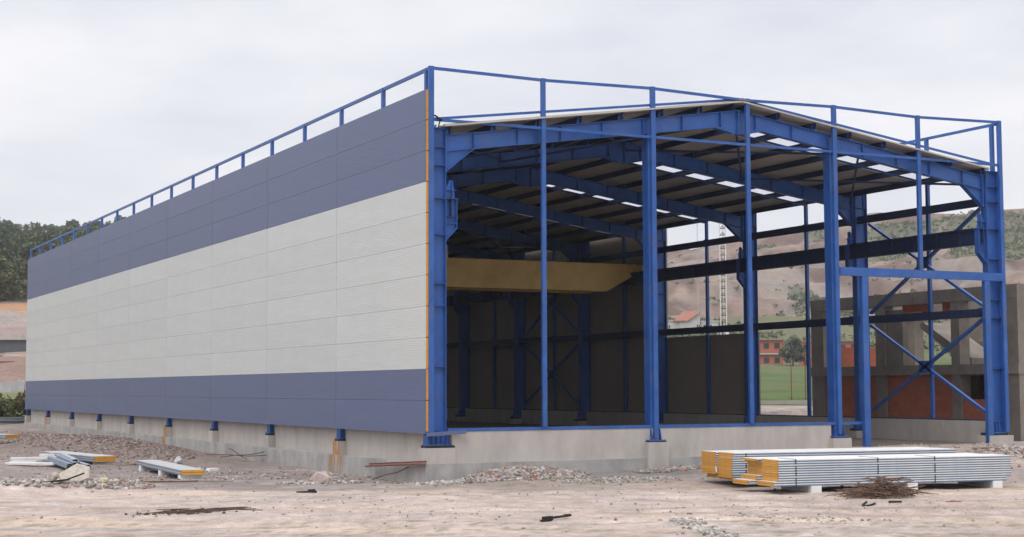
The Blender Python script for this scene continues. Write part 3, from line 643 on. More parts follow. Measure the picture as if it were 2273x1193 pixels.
# ------------------------------------------------------------------ foliage
def leafcloud(b, c, r, n, sz, rg, base, sq=1.0):
    for i in range(n):
        while True:
            p = Vector((rg.uniform(-1,1), rg.uniform(-1,1), rg.uniform(-1,1)))
            if .25 < p.length < 1: break
        p = Vector((c[0]+p.x*r, c[1]+p.y*r, c[2]+p.z*r*sq))
        e = Euler((rg.uniform(-1.2,1.2), rg.uniform(-1.2,1.2), rg.uniform(0,6.3))).to_matrix(); s = sz*rg.uniform(.6, 1.4)
        k = rg.uniform(.75, 1.3); b.col = (base[0]*k*1.5, base[1]*k*1.45, base[2]*k*1.45*rg.uniform(.8, 1.1))
        b.add([p+e@Vector((-s,-s*.6,0)), p+e@Vector((s,-s*.7,.1*s)), p+e@Vector((s*.8,s*.6,0)), p+e@Vector((-s*.7,s*.7,.15*s))], [(0,1,2,3)])
def tree_meshes(h, wd, base, seed, leaf=.34, n=30, per=34):
    rg = random.Random(seed); b = MB()
    for i in range(n):
        t = rg.random(); zz = h*(.22+.74*t); rr = wd*.5*math.sin(min(1, .35+.9*(1-t))*math.pi*.5)*(.35+.65*rg.random()); a = rg.uniform(0, 6.28)
        k = rg.uniform(.65, 1.35)
        leafcloud(b, (rr*math.cos(a), rr*math.sin(a), zz), wd*rg.uniform(.11, .2), per, leaf, rg, tuple(v*k for v in base), .8)
    cm = b.mesh('crown', M['leaf'], True)
    t = MB(); t.tube((0,0,-.5), (.1,.05,h*.55), wd*.035, wd*.02, 7)
    for i in range(5):
        a = rg.uniform(0, 6.28); t.tube((.05,0,h*(.25+.05*i)), (wd*.3*math.cos(a), wd*.3*math.sin(a), h*(.5+.07*i)), wd*.016, wd*.006, 5)
    return cm, t.mesh('trunk', M['bark'])
kinds = [tree_meshes(8.2, 6.4, (.058, .076, .034), 1), tree_meshes(7.2, 6.8, (.072, .084, .036), 2), tree_meshes(9.0, 5.6, (.045, .066, .036), 3), tree_meshes(6.6, 5.8, (.088, .088, .042), 4), tree_meshes(8.0, 7.2, (.05, .07, .03), 5)]
rg = random.Random(12); nt_ = 0
lab = ['broad dark green tree in the wood on the far left hill', 'rounded mid green tree in the wood on the far left hill', 'narrow tall dark tree in the wood on the far left hill', 'low brownish green tree in the wood on the far left hill', 'wide spreading deep green tree in the wood on the far left hill']
d = 292.0
while d < 606 and nt_ < 285:
    step = 6.2*(.8+d/1500)
    az = 7.2+rg.random()*.4
    while az < 12.75:
        if nt_ < 285:
            i = rg.randrange(5); a = R(az+rg.uniform(-.25, .25)); dd = d+rg.uniform(-4, 4)
            x, y = CX0+dd*math.sin(a), CY0+dd*math.cos(a)
            t = empty('tree', (x, y, hz(x, y)-.3), rg.uniform(0, 6.28), lab[i], 'tree', 'trees of the wood on the left hill')
            k = rg.uniform(.62, 1.02)*(.85+d/2400); t.scale = (k, k, k*rg.uniform(.85, 1.15))
            link('crown', kinds[i][0], t); link('trunk', kinds[i][1], t); nt_ += 1
        az += math.degrees(step/d)
    d += 8.6
rg = random.Random(66); b = MB()
for i in range(2600):
    d = 292+318*rg.random(); a = R(rg.uniform(7.0, 12.6)); x, y = CX0+d*math.sin(a), CY0+d*math.cos(a); r = rg.uniform(1.0, 2.3); k = rg.uniform(.6, 1.3)
    leafcloud(b, (x, y, 0), r, 12, .42, rg, (.060*k, .074*k, .036*k), .75)
vz = np.array(b.v).reshape(-1, 12*4, 3); ctr = vz.mean(1); vz[:, :, 2] += (H(ctr[:, 0], ctr[:, 1])+1.0)[:, None]; b.v = [tuple(p) for p in vz.reshape(-1, 3)]
tag(b.build('undergrowth', M['leaf'], colors=True), kind='stuff')
def shrub(name, x, y, h, wd, base, seed, label, group=None, cat='bush', leaf=.11, n=26, per=46, cl=.16):
    rg = random.Random(seed); b = MB(); z = hz(x, y)
    for i in range(n):
        a = rg.uniform(0, 6.28); rr = wd*.5*math.sqrt(rg.random()); zz = h*(.08+.85*rg.random()*(1-(rr/wd*1.2)**2)); k = rg.uniform(.65, 1.35)
        leafcloud(b, (rr*math.cos(a), rr*math.sin(a), zz), wd*cl, per, leaf, rg, tuple(v*k for v in base), .8)
    t = MB()
    for i in range(9):
        a = rg.uniform(0, 6.28); t.tube((0,0,-.1), (wd*.3*math.cos(a), wd*.3*math.sin(a), h*rg.uniform(.5, .9)), .02, .008, 5)
    r = empty(name, (x, y, z), 0, label, cat, group)
    b.build('foliage', M['leaf'], r, colors=True); t.build('stem', M['bark'], r)
    return r
shrub('bush', -2.2, 80, 1.5, 2.6, (.10, .105, .05), 21, 'leftmost of the green bushes beyond the far end of the hall', 'bushes beyond the hall')
shrub('bush', .1, 82, 1.8, 3.0, (.085, .10, .045), 22, 'middle green bush of the clump beyond the far end of the hall', 'bushes beyond the hall')
shrub('bush', 2.0, 80.5, 2.3, 2.8, (.11, .10, .055), 23, 'tallest of the green bushes touching the far edge of the panel wall', 'bushes beyond the hall')
shrub('bush', -4.6, 84, 1.3, 2.4, (.11, .115, .055), 24, 'low green bush at the left edge of the photo near the steel pile', 'bushes beyond the hall')

# hillside scrub on the right: more than anyone could count
rg = random.Random(5); b = MB()
sx = []; cand = 26000
rr_ = np.random.RandomState(4)
da = rr_.uniform(330, 820, cand); aa = np.radians(rr_.uniform(31, 47.5, cand)); xx = CX0+da*np.sin(aa); yy = CY0+da*np.cos(aa)
vv = fbm(xx/80, yy/80, 5, 131); hh = H(xx, yy)
keep = (((vegf(np.degrees(aa), da) > .5) | (vv > .62)) & (da > 440) & (da < 800)) | ((da < 440) & (da > 365) & (rr_.rand(cand) < .16)) | ((rr_.rand(cand) < .02) & (da < 780) & (da > 500))
for x, y, z, v_, ok in zip(xx, yy, hh, vv, keep):
    if not ok: continue
    r = rg.uniform(.4, 1.6); k = rg.uniform(.6, 1.2)
    leafcloud(b, (x, y, z+r*.3), r, 7, r*.42, rg, (.085*k, .10*k, .05*k), .6)
tag(b.build('scrub', M['leaf'], colors=True), kind='stuff')

# ------------------------------------------------------------------ far houses, mast, poles
def P(az, d): a = R(az); return CX0+d*math.sin(a), CY0+d*math.cos(a)
x, y = 228, 331; hs = empty('house', (x, y, hz(x, y)-1.0), R(-33), 'pale plastered house with a sloping red roof far behind the hall', 'house')
def hb(name, mt, *a, parent=None):
    b = MB(); b.box(*a); return b.build(name, M[mt], parent or hs)
hb('wall', 'plaster', -9.5, -3.5, 0, 8, -2, 5.2); hb('wall', 'plaster', -3.5, 2.2, -.4, 9, -2, 5.0)
b = MB(); b.extrude([(-1.2, 5.01), (2.2, 5.01), (2.2, 7.6)], (0,-.38,0), (1,0,0), (0,0,1), (0,.3,0)); b.box(1.9, 2.2, -.07, 8.8, 5.01, 7.4); b.build('gable', M['plaster'], hs)
b = MB(); pts = [(-5.4,-.9,5.15), (-1.3,-.9,5.15), (2.5,-.9,7.75), (1.6,7.5,8.3), (-2.6,7.0,8.1)]
b.add([(x_, y_, z_) for x_, y_, z_ in pts]+[(x_, y_, z_+.22) for x_, y_, z_ in pts], [(4,3,2,1,0), (5,6,7,8,9)]+[(i, (i+1) % 5, 5+(i+1) % 5, 5+i) for i in range(5)]); b.build('roof', M['redroof'], hs)
hb('roof', 'plaster', -9.7, -3.4, -.2, 8.2, 5.22, 5.5)
hb('annex', 'plaster', 2.6, 7.4, -.2, 6, -2, 4.9); hb('roof', 'plaster', 2.4, 7.6, -.4, 6.2, 4.92, 5.3)
for wx, y0 in ((-8.9, 0), (-7.3, 0), (1.2, -.4), (3.1, -.2), (4.6, -.2)):
    f = hb('window', 'white', wx-.1, wx+1.1, y0-.07, y0-.005, 2.0, 4.3); hb('pane', 'glassdark', wx+.02, wx+.46, y0-.10, y0-.075, 2.1, 4.2, parent=f); hb('pane', 'glassdark', wx+.54, wx+.98, y0-.10, y0-.075, 2.1, 4.2, parent=f)
x, y = 42.8, 46.0; z = hz(x, y)
ms_ = empty('lattice_mast', (x, y, z), R(-38.6), 'slim white lattice mast with dark rungs standing behind the open wall', 'mast')
for sx_, sy_ in ((-.2, 0), (.2, 0), (0, .34)):
    b = MB(); b.tube((sx_, sy_, 0), (sx_, sy_, 15.5), .045, .04, 6); b.build('rail', M['white'], ms_)
b = MB(); zz = .4
while zz < 15.4:
    b.bar((-.17, 0, zz), (.17, 0, zz), .05, .05); b.bar((-.17, .02, zz), (-.02, .31, zz+.2), .03, .03); b.bar((.17, .02, zz), (.02, .31, zz+.2), .03, .03); zz += .47
o = b.build('rung', M['rebar'], ms_); o['kind'] = 'stuff'
for az_, dd, hgt, lb in ((33.6, 116, 15, 'thin grey cable pole left of the white lattice mast behind the hall'), (35.2, 116, 15, 'thin grey cable pole right of the white lattice mast behind the hall')):
    x, y = P(az_, dd); b = MB(); b.tube((0,0,-.2), (0,0,hgt), .03, .022, 6); b.tube((-.25,0,hgt-1), (.25,0,hgt-1), .02, .02, 5); tag(b.build('cable_pole', M['galv'], None, (x, y, hz(x, y))), lb, 'pole', 'thin cable poles')
def brick_house(x, y, rz, label, sg):
    h = empty('brick_house', (x, y, hz(x, y)-.6), rz, label, 'house', 'unfinished red brick houses')
    def q(name, mt, *a, parent=None):
        b = MB(); b.box(*a); return b.build(name, M[mt], parent or h)
    w_ = 6.2
    for fl in (0, 1):
        z0 = fl*3.0
        q('brick_wall', 'brick', -w_, -2.6, 0, 7, z0, z0+2.7); q('brick_wall', 'brick', .6, w_, .2, 7, z0, z0+2.7); q('brick_wall', 'brick', -2.6, .6, 1.6, 1.9, z0, z0+2.7)
        q('floor_slab', 'plaster' if fl == 0 else 'scaffold', -w_-.25, w_+.25, -.3, 7.3, z0+2.7, z0+2.95)
        for wx in (-5.2, 2.2, 4.4): q('window', 'glassdark', wx, wx+1.1, (-.02 if wx < 0 else .18), (0.1 if wx < 0 else .3), z0+.9, z0+2.1)
        b = MB()
        for i in range(7): b.bar((-2.5+i*.45, -.1, z0), (-2.4+i*.45+sg*.3, .4, z0+2.68), .10, .10)
        b.build('scaffold_props', M['scaffold'], h)['kind'] = 'stuff'
x, y = 172.5, 224; brick_house(x, y, R(-36), 'unfinished red brick house with timber props between its floors behind the hall', 1)
x, y = 184.5, 214.0; brick_house(x, y, R(-40), 'plainer unfinished red brick house right of the propped one up the grass slope', -1)
rt_ = empty('round_tree', (173.3, 211.5, hz(173.3, 211.5)), .4, 'rounded dark green tree in front of the unfinished brick houses', 'tree')
cm, tm = tree_meshes(5.6, 5.2, (.055, .07, .05), 77, .2, 34, 60)
link('crown', cm, rt_); link('trunk', tm, rt_)
for (az_, dd, h_, w_, lb, sd) in ((34.9, 360, 5.0, 6.5, 'dark green bush right of the pale house with a red roof', 41), (35.6, 370, 4.0, 5.0, 'smaller green bush just right of the bush beside the pale house', 42), (40.9, 330, 5.2, 5.5, 'rounded green bush showing above the left part of the concrete frame', 43), (42.6, 330, 5.0, 4.6, 'rounded green bush showing above the right part of the concrete frame', 44)):
    x, y = P(az_, dd); shrub('bush', x, y, h_*(2.0 if sd > 42 else 1), w_, (.07, .085, .04), sd, lb, 'bushes on the far slope', leaf=.3, n=24, per=36)
x, y = 168.9, 228.5; b = MB(); b.box(-.6, .6, -.4, .4, 0, 1.5); b.tube((0,0,1.5), (0,0,1.7), .3, n=10); tag(b.build('water_tank', M['white'], None, (x, y, hz(172.5, 224)-.6+5.95), R(-36)), 'small white water tank on the roof of the brick house with timber props', 'tank')
for az_, lb in ((36.9, 'left of two thin brown net poles on the grass slope'), (37.4, 'right of two thin brown net poles on the grass slope')):
    x, y = P(az_, 100); b = MB(); b.tube((0,0,-.2), (0,0,2.9), .035, .03, 6); b.box(-.05, .05, -.05, .05, 0, .1); tag(b.build('net_pole', M['rust'], None, (x, y, hz(x, y))), lb, 'pole', 'net poles')
b = MB(); x0, y0 = P(35.2, 91); x1, y1 = P(39.6, 91); b.bar((x0, y0, hz(x0, y0)+.05), (x1, y1, hz(x1, y1)+.05), .5, .3); tag(b.build('kerb', M['concrete']), kind='structure')
# left distance
x, y = P(9.0, 231.0); z = hz(*P(9.0, 229))
rw = empty('retaining_wall', (x, y, z), R(-9), 'long grey concrete retaining wall with a pale capping under the orange cut', 'wall')
b = MB(); b.box(-40, 22, -.2, .8, -.8, 2.35); b.build('wall_face', M['darkwall'], rw); b = MB(); b.box(-40, 22, -.6, 3.0, 2.352, 3.25); b.build('capping', M['concrete'], rw)
x, y = P(8.55, 172); b = MB(); b.tube((0,0,-.2), (0,0,4.3), .09, .07, 8); b.bar((-.5,0,3.9), (.5,0,3.9), .08, .1); tag(b.build('wooden_pole', M['bark'], None, (x, y, hz(x, y))), 'dark wooden pole at the left edge before the earth bank', 'pole')
bl = None
for i in range(7):
    x, y = P(7.35+i*.39, 176+rg.uniform(-.4, .4)); s = rg.uniform(.9, 1.1)
    b = MB(); b.extrude([(-.52*s,-.2),(.50,-.2),(.52,.75),(.40,1.05*s),(-.40,1.0),(-.54,.7)], (0,-.5,0), (1,0,0), (0,0,1), (0,1.0,0))
    tag(b.build('big_bag', M['pale'], None, (x, y, hz(x, y)), R(-9+rg.uniform(-6, 6))), 'pale bulky block in the row below the earth bank at the left edge', 'block', 'pale blocks in a row')
x, y = P(8.6, 205); b = MB(); b.box(-4, 1.9, -.2, .2, 0, .35); b.box(-4, -1, -.25, .25, .352, .6); tag(b.build('beam_stack', M['rust'], None, (x, y, hz(x, y)-.1), R(-9)), 'low rusty beam stack lying on the earth bank at the left edge', 'beams')
# ------------------------------------------------------------------ sandwich panels stacked in front of the gable
AX = Vector((.9912, -.1323, 0)); AY = Vector((.1323, .9912, 0)); AR = math.atan2(-.1323, .9912)
def panel(name, ln, wd, th, label, group, skin_t='white', skin_b='joint_shade_blue', face='white'):
    r = empty(name, (0,0,0), 0, label, 'panel', group)
    b = MB(); b.box(.0, ln, .012, wd-.012, .006, th-.006); b.build('foam_core', M['foam'], r)
    b = MB(); b.box(.02, ln-.02, -.002, wd+.002, th-.005, th); b.box(.02, ln-.02, -.006, -.002, th-.029, th); b.box(.02, ln-.02, wd+.002, wd+.006, th-.029, th); b.build('top_sheet', M[skin_t], r)
    b = MB(); b.box(.02, ln-.02, 0, wd, 0, .005); b.box(.02, ln-.02, -.001, .011, .0052, th-.0295); b.box(.02, ln-.02, wd-.011, wd+.001, .0052, th-.0295); b.build('bottom_sheet', M[skin_b], r)
    return r
rg = random.Random(9)
def bundle(o, n, zb, slope, offs, lab_mid, lab_top, lab_bot, group, ln=7.75, wd=.95, th=.066):
    proto = None
    for i in range(n):
        r = panel('sandwich_panel', ln, wd, th, lab_mid, group) if proto is None else copy_tree(proto)
        if proto is None: proto = r
        r['label'] = lab_bot if i == 0 else lab_top if i == n-1 else lab_mid
        p = Vector(o)+AX*(offs(i)+rg.uniform(-.012, .012))+AY*rg.uniform(-.008, .008)
        r.location = (p.x, p.y, zb+i*(th+.001)); r.rotation_euler = (0, -slope, AR)
SL = .0
O1 = (6.83, -8.84, 0)
G = 'sandwich panels stacked before the gable'
bundle(O1, 11, -1.41, SL, lambda i: -.16 if i < 2 else 0, 'white sandwich panel inside the nearest column of the front stack', 'topmost white sandwich panel in the nearest column of the front stack', 'lowest sandwich panel in the nearest column, end sticking out', G)
o = Vector(O1)+AY*.97
bundle(o, 11, -1.41, SL, lambda i: (-.42 if i < 2 else -.15 if i < 4 else .06 if i < 9 else -.02-.16*(i-9)), 'white sandwich panel inside the recessed back column of the front stack', 'topmost sandwich panel of the front stack back column, end sticking out', 'lowest sandwich panel of the front stack back column, sticking out farthest', G)
O2 = (7.2, -6.08, 0)
bundle(O2, 12, -1.39, SL, lambda i: .12 if i < 1 else .0 if i < 10 else .05, 'white sandwich panel inside the near column of the rear stack', 'topmost sandwich panel in the near column of the rear stack', 'lowest sandwich panel in the near column of the rear stack', G)
o = Vector(O2)+AY*.97
bundle(o, 12, -1.39, SL, lambda i: .12 if i < 2 else -.06, 'white sandwich panel inside the far column of the rear stack', 'topmost sandwich panel in the far column of the rear stack', 'lowest sandwich panel in the far column of the rear stack', G)
def strap(o, wd, x, n, lb):
    b = MB(); h = n*.067; t = .004; w_ = .035
    for (y0, y1, z0, z1) in ((-.012, -.006, -.01, h+.006), (wd+.006, wd+.012, -.01, h+.006), (-.012, wd+.012, h+.006, h+.012), (-.012, wd+.012, -.016, -.01)): b.box(x, x+w_, y0, y1, z0, z1)
    p = Vector(o); r = b.build('packing_strap', M['strap'], None, (p.x, p.y, -1.41+.0), AR); r.rotation_euler = (0, -SL, AR)
    tag(r, lb, 'strap', 'straps round the stacks')
strap(O1, .96, .55, 11, 'dark strap round the front panel stack nearest its yellow ends'); strap(O1, .96, 3.2, 11, 'dark strap round the middle of the front panel stack'); strap(O1, .96, 5.1, 11, 'dark strap round the front panel stack nearest its right end')
strap(O2, .96, .45, 12, 'dark strap round the rear panel stack beside its yellow ends')
def blk(x, y, zt, lb, rz=AR, s=(.16, 1.75)):
    zg = hz(x, y)-.03; b = MB(); b.box(-s[0], s[0], 0, s[1], 0, max(.05, zt-zg)); b.box(-s[0]-.004, s[0]+.004, .02, s[1]-.02, .02, .04)
    tag(b.build('foam_block', M['eps'], None, (x, y, zg), rz), lb, 'block', 'white blocks under the panel stacks')
for s_, lb in ((1.2, 'white foam block under the left part of the front panel stack'), (4.35, 'white foam block under the front panel stack beside the brushwood'), (7.25, 'white foam block under the right end of the front panel stack')):
    p = Vector(O1)+AX*s_+AY*-.03; blk(p.x, p.y, -1.412+SL*s_, lb)
for s_, lb in ((1.5, 'foam block under the left part of the rear panel stack'), (6.0, 'foam block under the right part of the rear panel stack')):
    p = Vector(O2)+AX*s_; blk(p.x, p.y, -1.392+SL*s_, lb)
# scrap of sheet caught between the yellow ends of the rear stack
b = MB(); p = Vector(O2)+AX*-.085+AY*.85; b.bar((0,0,-.02), (.01,.06,.1), .06, .02, (1,0,0)); b.bar((0,.0,.0), (-.02,-.05,-.08), .05, .02, (1,0,0)); tag(b.build('paper_scrap', M['white'], None, (p.x, p.y, -1.12), AR), 'small white paper scrap stuck on the yellow end of the rear stack', 'scrap')

# ------------------------------------------------------------------ panels, profiles and boards lying along the left wall
def lay(r, c0_, c1_, z, tilt=0):
    d = Vector((c1_[0]-c0_[0], c1_[1]-c0_[1], 0)); r.location = (c0_[0], c0_[1], z); r.rotation_euler = (0, -tilt, math.atan2(d.y, d.x)); return d.length
for i in range(2):
    r = panel('wall_panel_pack', 8.0, .76, .085, ('lower' if i == 0 else 'upper')+' grey topped panel of the pair lying on white blocks beside the left wall', 'panels lying by the left wall', 'panel_flat', 'steelgrey')
    lay(r, (-5.40, 5.62), (-4.98, 13.6), -1.43+i*.087)
for yy, lb in ((5.95, 'white block under the near yellow end of the lone panel pair'), (9.2, 'white block under the middle of the lone panel pair'), (12.8, 'white block under the far end of the lone panel pair')):
    x = -6.13+(yy-5.83)*.0515; zg = hz(x+.4, yy)-.04
    b = MB(); b.box(-.80, .0, -.12, .14, 0, -1.432-zg); b.box(-.79, -.01, -.124, .144, .02, .04); tag(b.build('foam_block', M['eps'], None, (x+.76, yy, zg), .05), lb, 'block', 'white blocks under the panel pair')
# note: the pair's width runs to the left of its axis
for i in range(3):
    r = panel('wall_panel_pack', 6.2, .88, .075, ('lowest', 'middle', 'top')[i]+' panel of the yellow ended pile behind the blue grey profiles', 'yellow ended panel pile by the soil heap', 'panel_flat', 'steelgrey')
    lay(r, (-5.60, 17.65), (-6.44, 23.6), -1.48+i*.077)
for yy, s_, lb in ((17.9, 0, 'white block under the near end of the yellow ended pile'), (22.6, 0, 'white block under the far end of the yellow ended pile')):
    x = -6.3-(yy-17.7)*.14; zg = hz(x, yy)-.05; b = MB(); b.box(-.1, .75, -.1, .12, 0, -1.482-zg); b.box(-.09, .74, -.104, .124, .01, .03); tag(b.build('foam_block', M['eps'], None, (x, yy, zg), -.14), lb, 'block', 'white blocks under the yellow ended pile')
def prof(p, q, lb, wd=.30, ht=.16, mt='steelgrey'):
    b = MB(); L_ = (Vector(q)-Vector(p)).length; t = .012
    b.extrude([(-wd/2,0),(-wd/2+.05,0),(-wd/2+.07,ht-t),(wd/2-.07,ht-t),(wd/2-.05,0),(wd/2,0),(wd/2,t),(wd/2-.04,t),(wd/2-.06,ht),(-wd/2+.06,ht),(-wd/2+.04,t),(-wd/2,t)], (0,0,0), (0,1,0), (0,0,1), (L_,0,0))
    d = Vector(q)-Vector(p); o = b.build('steel_profile', M[mt], None, p, math.atan2(d.y, d.x)); o.rotation_euler[1] = -math.asin(d.z/L_)
    tag(o, lb, 'profile', 'folded steel profiles by the left wall')
prof((-8.10, 13.9, -1.50), (-7.75, 19.7, -1.46), 'leftmost dark blue grey folded profile of the heap on the dirt'); prof((-7.82, 14.3, -1.47), (-7.35, 20.0, -1.42), 'second dark blue grey folded profile in the heap, tilted on its neighbour', .3, .15)
prof((-7.5, 15.6, -1.50), (-7.05, 21.2, -1.36), 'silver folded profile lying highest on the heap', .32, .16, 'galv'); prof((-7.2, 15.0, -1.58), (-7.0, 20.4, -1.55), 'silver folded profile on the right of the heap', .28, .14, 'galv'); prof((-7.65, 15.2, -1.36), (-7.2, 20.6, -1.28), 'silver folded profile crossing over the middle of the heap', .3, .12, 'galv')
def board(p, q, wd, ht, lb, mt='white', grp='white boards left of the profiles', cat='board', name='white_board'):
    z = max(hz(p[0], p[1]), hz(q[0], q[1]))+.02; b = MB()
    b.bar((p[0], p[1], z+ht/2+p[2]), (q[0], q[1], z+ht/2+q[2]), wd, ht); b.bar((p[0]+.01, p[1]+.01, z+ht+.004+p[2]), (q[0]-.01, q[1]-.01, z+ht+.004+q[2]), wd*.4, .006)
    tag(b.build(name, M[mt]), lb, cat, grp)
board((-8.95, 21.6, .08), (-6.9, 21.0, .10), .5, .09, 'longest white board lying across the dirt left of the profiles'); board((-9.4, 19.2, .02), (-7.8, 17.6, .02), .55, .07, 'white board lying at an angle touching the blue grey profiles')
board((-9.1, 20.3, .03), (-8.2, 19.6, .05), .42, .08, 'short white board between the two longer white boards'); board((-7.6, 22.6, .12), (-6.9, 22.3, .12), .5, .09, 'small white board at the foot of the soil heap')
r = panel('wall_panel_pack', 6, .9, .1, 'lower panel of the yellow ended pair at the left edge before the soil', 'yellow ended panels at the left edge', 'panel_flat', 'steelgrey'); lay(r, (-5.35, 41.5), (-8.3, 46.6), -1.2)
r = panel('wall_panel_pack', 6, .9, .1, 'upper panel of the yellow ended pair at the left edge before the soil', 'yellow ended panels at the left edge', 'panel_flat', 'steelgrey'); lay(r, (-5.35, 41.5), (-8.3, 46.6), -1.098)
for i, lb in enumerate(('lower grey steel profile in the pile beyond the far end of the hall', 'upper grey steel profile in the pile beyond the far end of the hall')):
    z = hz(-1, 73.5)+.05+i*.22; b = MB(); b.ibar((-4.5, 72.6+i*.15, z+.1), (.6, 74.2+i*.15, z+.1), .2, .3, .02, .02); tag(b.build('steel_pile_beam', M['galv' if i else 'steelgrey']), lb, 'beam', 'steel beams beyond the hall')
# rods, plank and scraps at the footing
def rod(p, q, r, lb, mt='rebar', grp='rusty rods by the left footing'):
    b = MB(); m_ = [Vector(p).lerp(Vector(q), t)+Vector((0, 0, .03*math.sin(t*7))) for t in (0, .35, .7, 1)]
    for a, c_ in zip(m_, m_[1:]): b.tube(a, c_, r, n=6)
    tag(b.build('steel_rod', M[mt]), lb, 'rod', grp)
g_ = lambda x, y, dz: (x, y, hz(x, y)+dz)
rod(g_(-.75, 2.6, .03), (-.06, 1.2, -1.14), .016, 'thin rusty rod leaning on the footing near the hall corner'); rod(g_(-1.2, 20.3, .05), (-.1, 15.6, -1.30), .018, 'rusty rod crossing the others halfway along the left footing')
rod(g_(-1.0, 19.0, .03), (-.1, 15.9, -1.18), .018, 'upper rusty rod slanting up halfway along the left footing'); rod((-.2, 20.4, -1.16), g_(-.9, 15.6, .12), .018, 'rusty rod slanting down halfway along the left footing')
b = MB(); b.extrude([(-.10,0),(.10,0),(.10,.045),(.088,.045),(.088,.010),(-.088,.010),(-.088,.045),(-.10,.045)], (0,0,0), (1,0,0), (0,0,1), (0,4.3,0))
pk = b.build('rusty_channel', M['rust'], None, (-.12, -.15, -.955), 0); pk.rotation_euler = (R(-3.6), R(-24), R(4)); tag(pk, 'brown rusty steel channel propped on the footing beside the corner pedestal', 'channel')
rg = random.Random(31)
def scrap(pts, r, lb, cat='scrap', name='black_scrap', mt='char', grp=None):
    b = MB()
    for (x0, y0), (x1, y1) in zip(pts, pts[1:]): b.tube((x0, y0, hz(x0, y0)+r*.6), (x1, y1, hz(x1, y1)+r*.7), r, r*.8, 6)
    tag(b.build(name, M[mt]), lb, cat, grp)
b = MB(); x, y = -2.85, -13.15; z = hz(x, y)
b.bar((x, y, z+.05), (x+.22, y+.04, z+.06), .14, .09); b.bar((x+.2, y+.04, z+.06), (x+.80, y+.30, z+.07), .08, .045); b.bar((x-.1, y-.03, z+.02), (x+.16, y-.06, z+.02), .1, .03); b.bar((x+.70, y+.26, z+.08), (x+.85, y+.32, z+.08), .10, .05)
tag(b.build('black_metal_part', M['char']), 'black metal part like a bracket with a handle lying in the foreground', 'scrap')
b = MB(); x, y = -4.75, -1.62; z = hz(x, y); b.bar((x, y, z+.02), (x+.55, y-.2, z+.03), .16, .05); b.bar((x+.3, y-.12, z+.07), (x+.5, y-.2, z+.08), .1, .05); tag(b.build('charred_plank', M['char']), 'short charred plank lying on the pale track left of the hall corner', 'plank')
scrap([(6.55,-12.95),(6.3,-13.1),(6.25,-13.22),(6.45,-13.25),(6.62,-13.2)], .03, 'black curved hose scrap before the brushwood heap', 'hose', 'hose_scrap'); scrap([(7.05,-13.2),(7.3,-13.42)], .032, 'short straight black scrap right of the curved hose scrap')
b = MB(); x, y = 8.5, -13.7; z = hz(x, y); b.bar((x, y, z+.015), (x+.35, y-.15, z+.02), .06, .02); b.bar((x+.1, y-.03, z+.03), (x+.2, y-.1, z+.04), .05, .02); tag(b.build('red_strip', M['redroof']), 'small red strip lying on the dirt right of the black scraps', 'scrap')
b = MB(); x, y = -10.95, 2.0; z = hz(x, y)+.1; b.bar((x-.15, y+.25, z-.02), (x+.5, y-.05, z+.06), .16, .05); b.bar((x+.45, y-.03, z+.06), (x+.9, y-.2, z+.24), .15, .045); tag(b.build('black_plank', M['char']), 'bent black plank sticking out of the rubble at the left', 'plank')
# brushwood
b = MB(); cx, cy = 8.75, -10.9; zc = hz(cx, cy); rg = random.Random(17)
for i in range(330):
    a = rg.uniform(0, 6.28); rr = rg.random()**.8; h = .58*(1-rr)**.9
    p = Vector((cx+AX.x*rr*.95*math.cos(a)+AY.x*rr*.6*math.sin(a), cy+AX.y*rr*.95*math.cos(a)+AY.y*rr*.6*math.sin(a), 0)); p.z = hz(p.x, p.y)+.02+h*rg.random()
    a2 = rg.uniform(0, 6.28); ln = rg.uniform(.3, .9); q = p+Vector((math.cos(a2)*ln, math.sin(a2)*ln, rg.uniform(-.16, .14))); q.z = max(q.z, hz(q.x, q.y)+.01)
    m_ = (p+q)/2+Vector((rg.uniform(-.05,.05), rg.uniform(-.05,.05), rg.uniform(0,.06))); r0 = rg.uniform(.008, .02)
    b.tube(p, m_, r0, r0*.8, 4); b.tube(m_, q, r0*.8, r0*.4, 4)
tag(b.build('brushwood_heap', M['twig']), 'heap of brown dry twigs lying before the front panel stack', 'brushwood')
# flat heap of rods and rubble in the foreground
b = MB(); rg = random.Random(19)
for i in range(36):
    x = -9.5+rg.gauss(0, .5); y = -7.4-.16*(x+9.5)+rg.gauss(0, .22); a = rg.gauss(-.2, .5); ln = rg.uniform(.3, 1.3); p = Vector(g_(x, y, .02+rg.random()*.05)); q = Vector(g_(x+math.cos(a)*ln, y+math.sin(a)*ln*.6, .02+rg.random()*.06)); b.tube(p, q, .010, n=5)
for i in range(110):
    x = -9.6+rg.gauss(0, .6); y = -7.4-.16*(x+9.5)+rg.gauss(0, .22); b.rock(g_(x, y, .01), rg.uniform(.02, .07), rg)
tag(b.build('rod_litter', M['rebar']), 'flat dark litter of rusty rods and clods in the left foreground', 'litter')

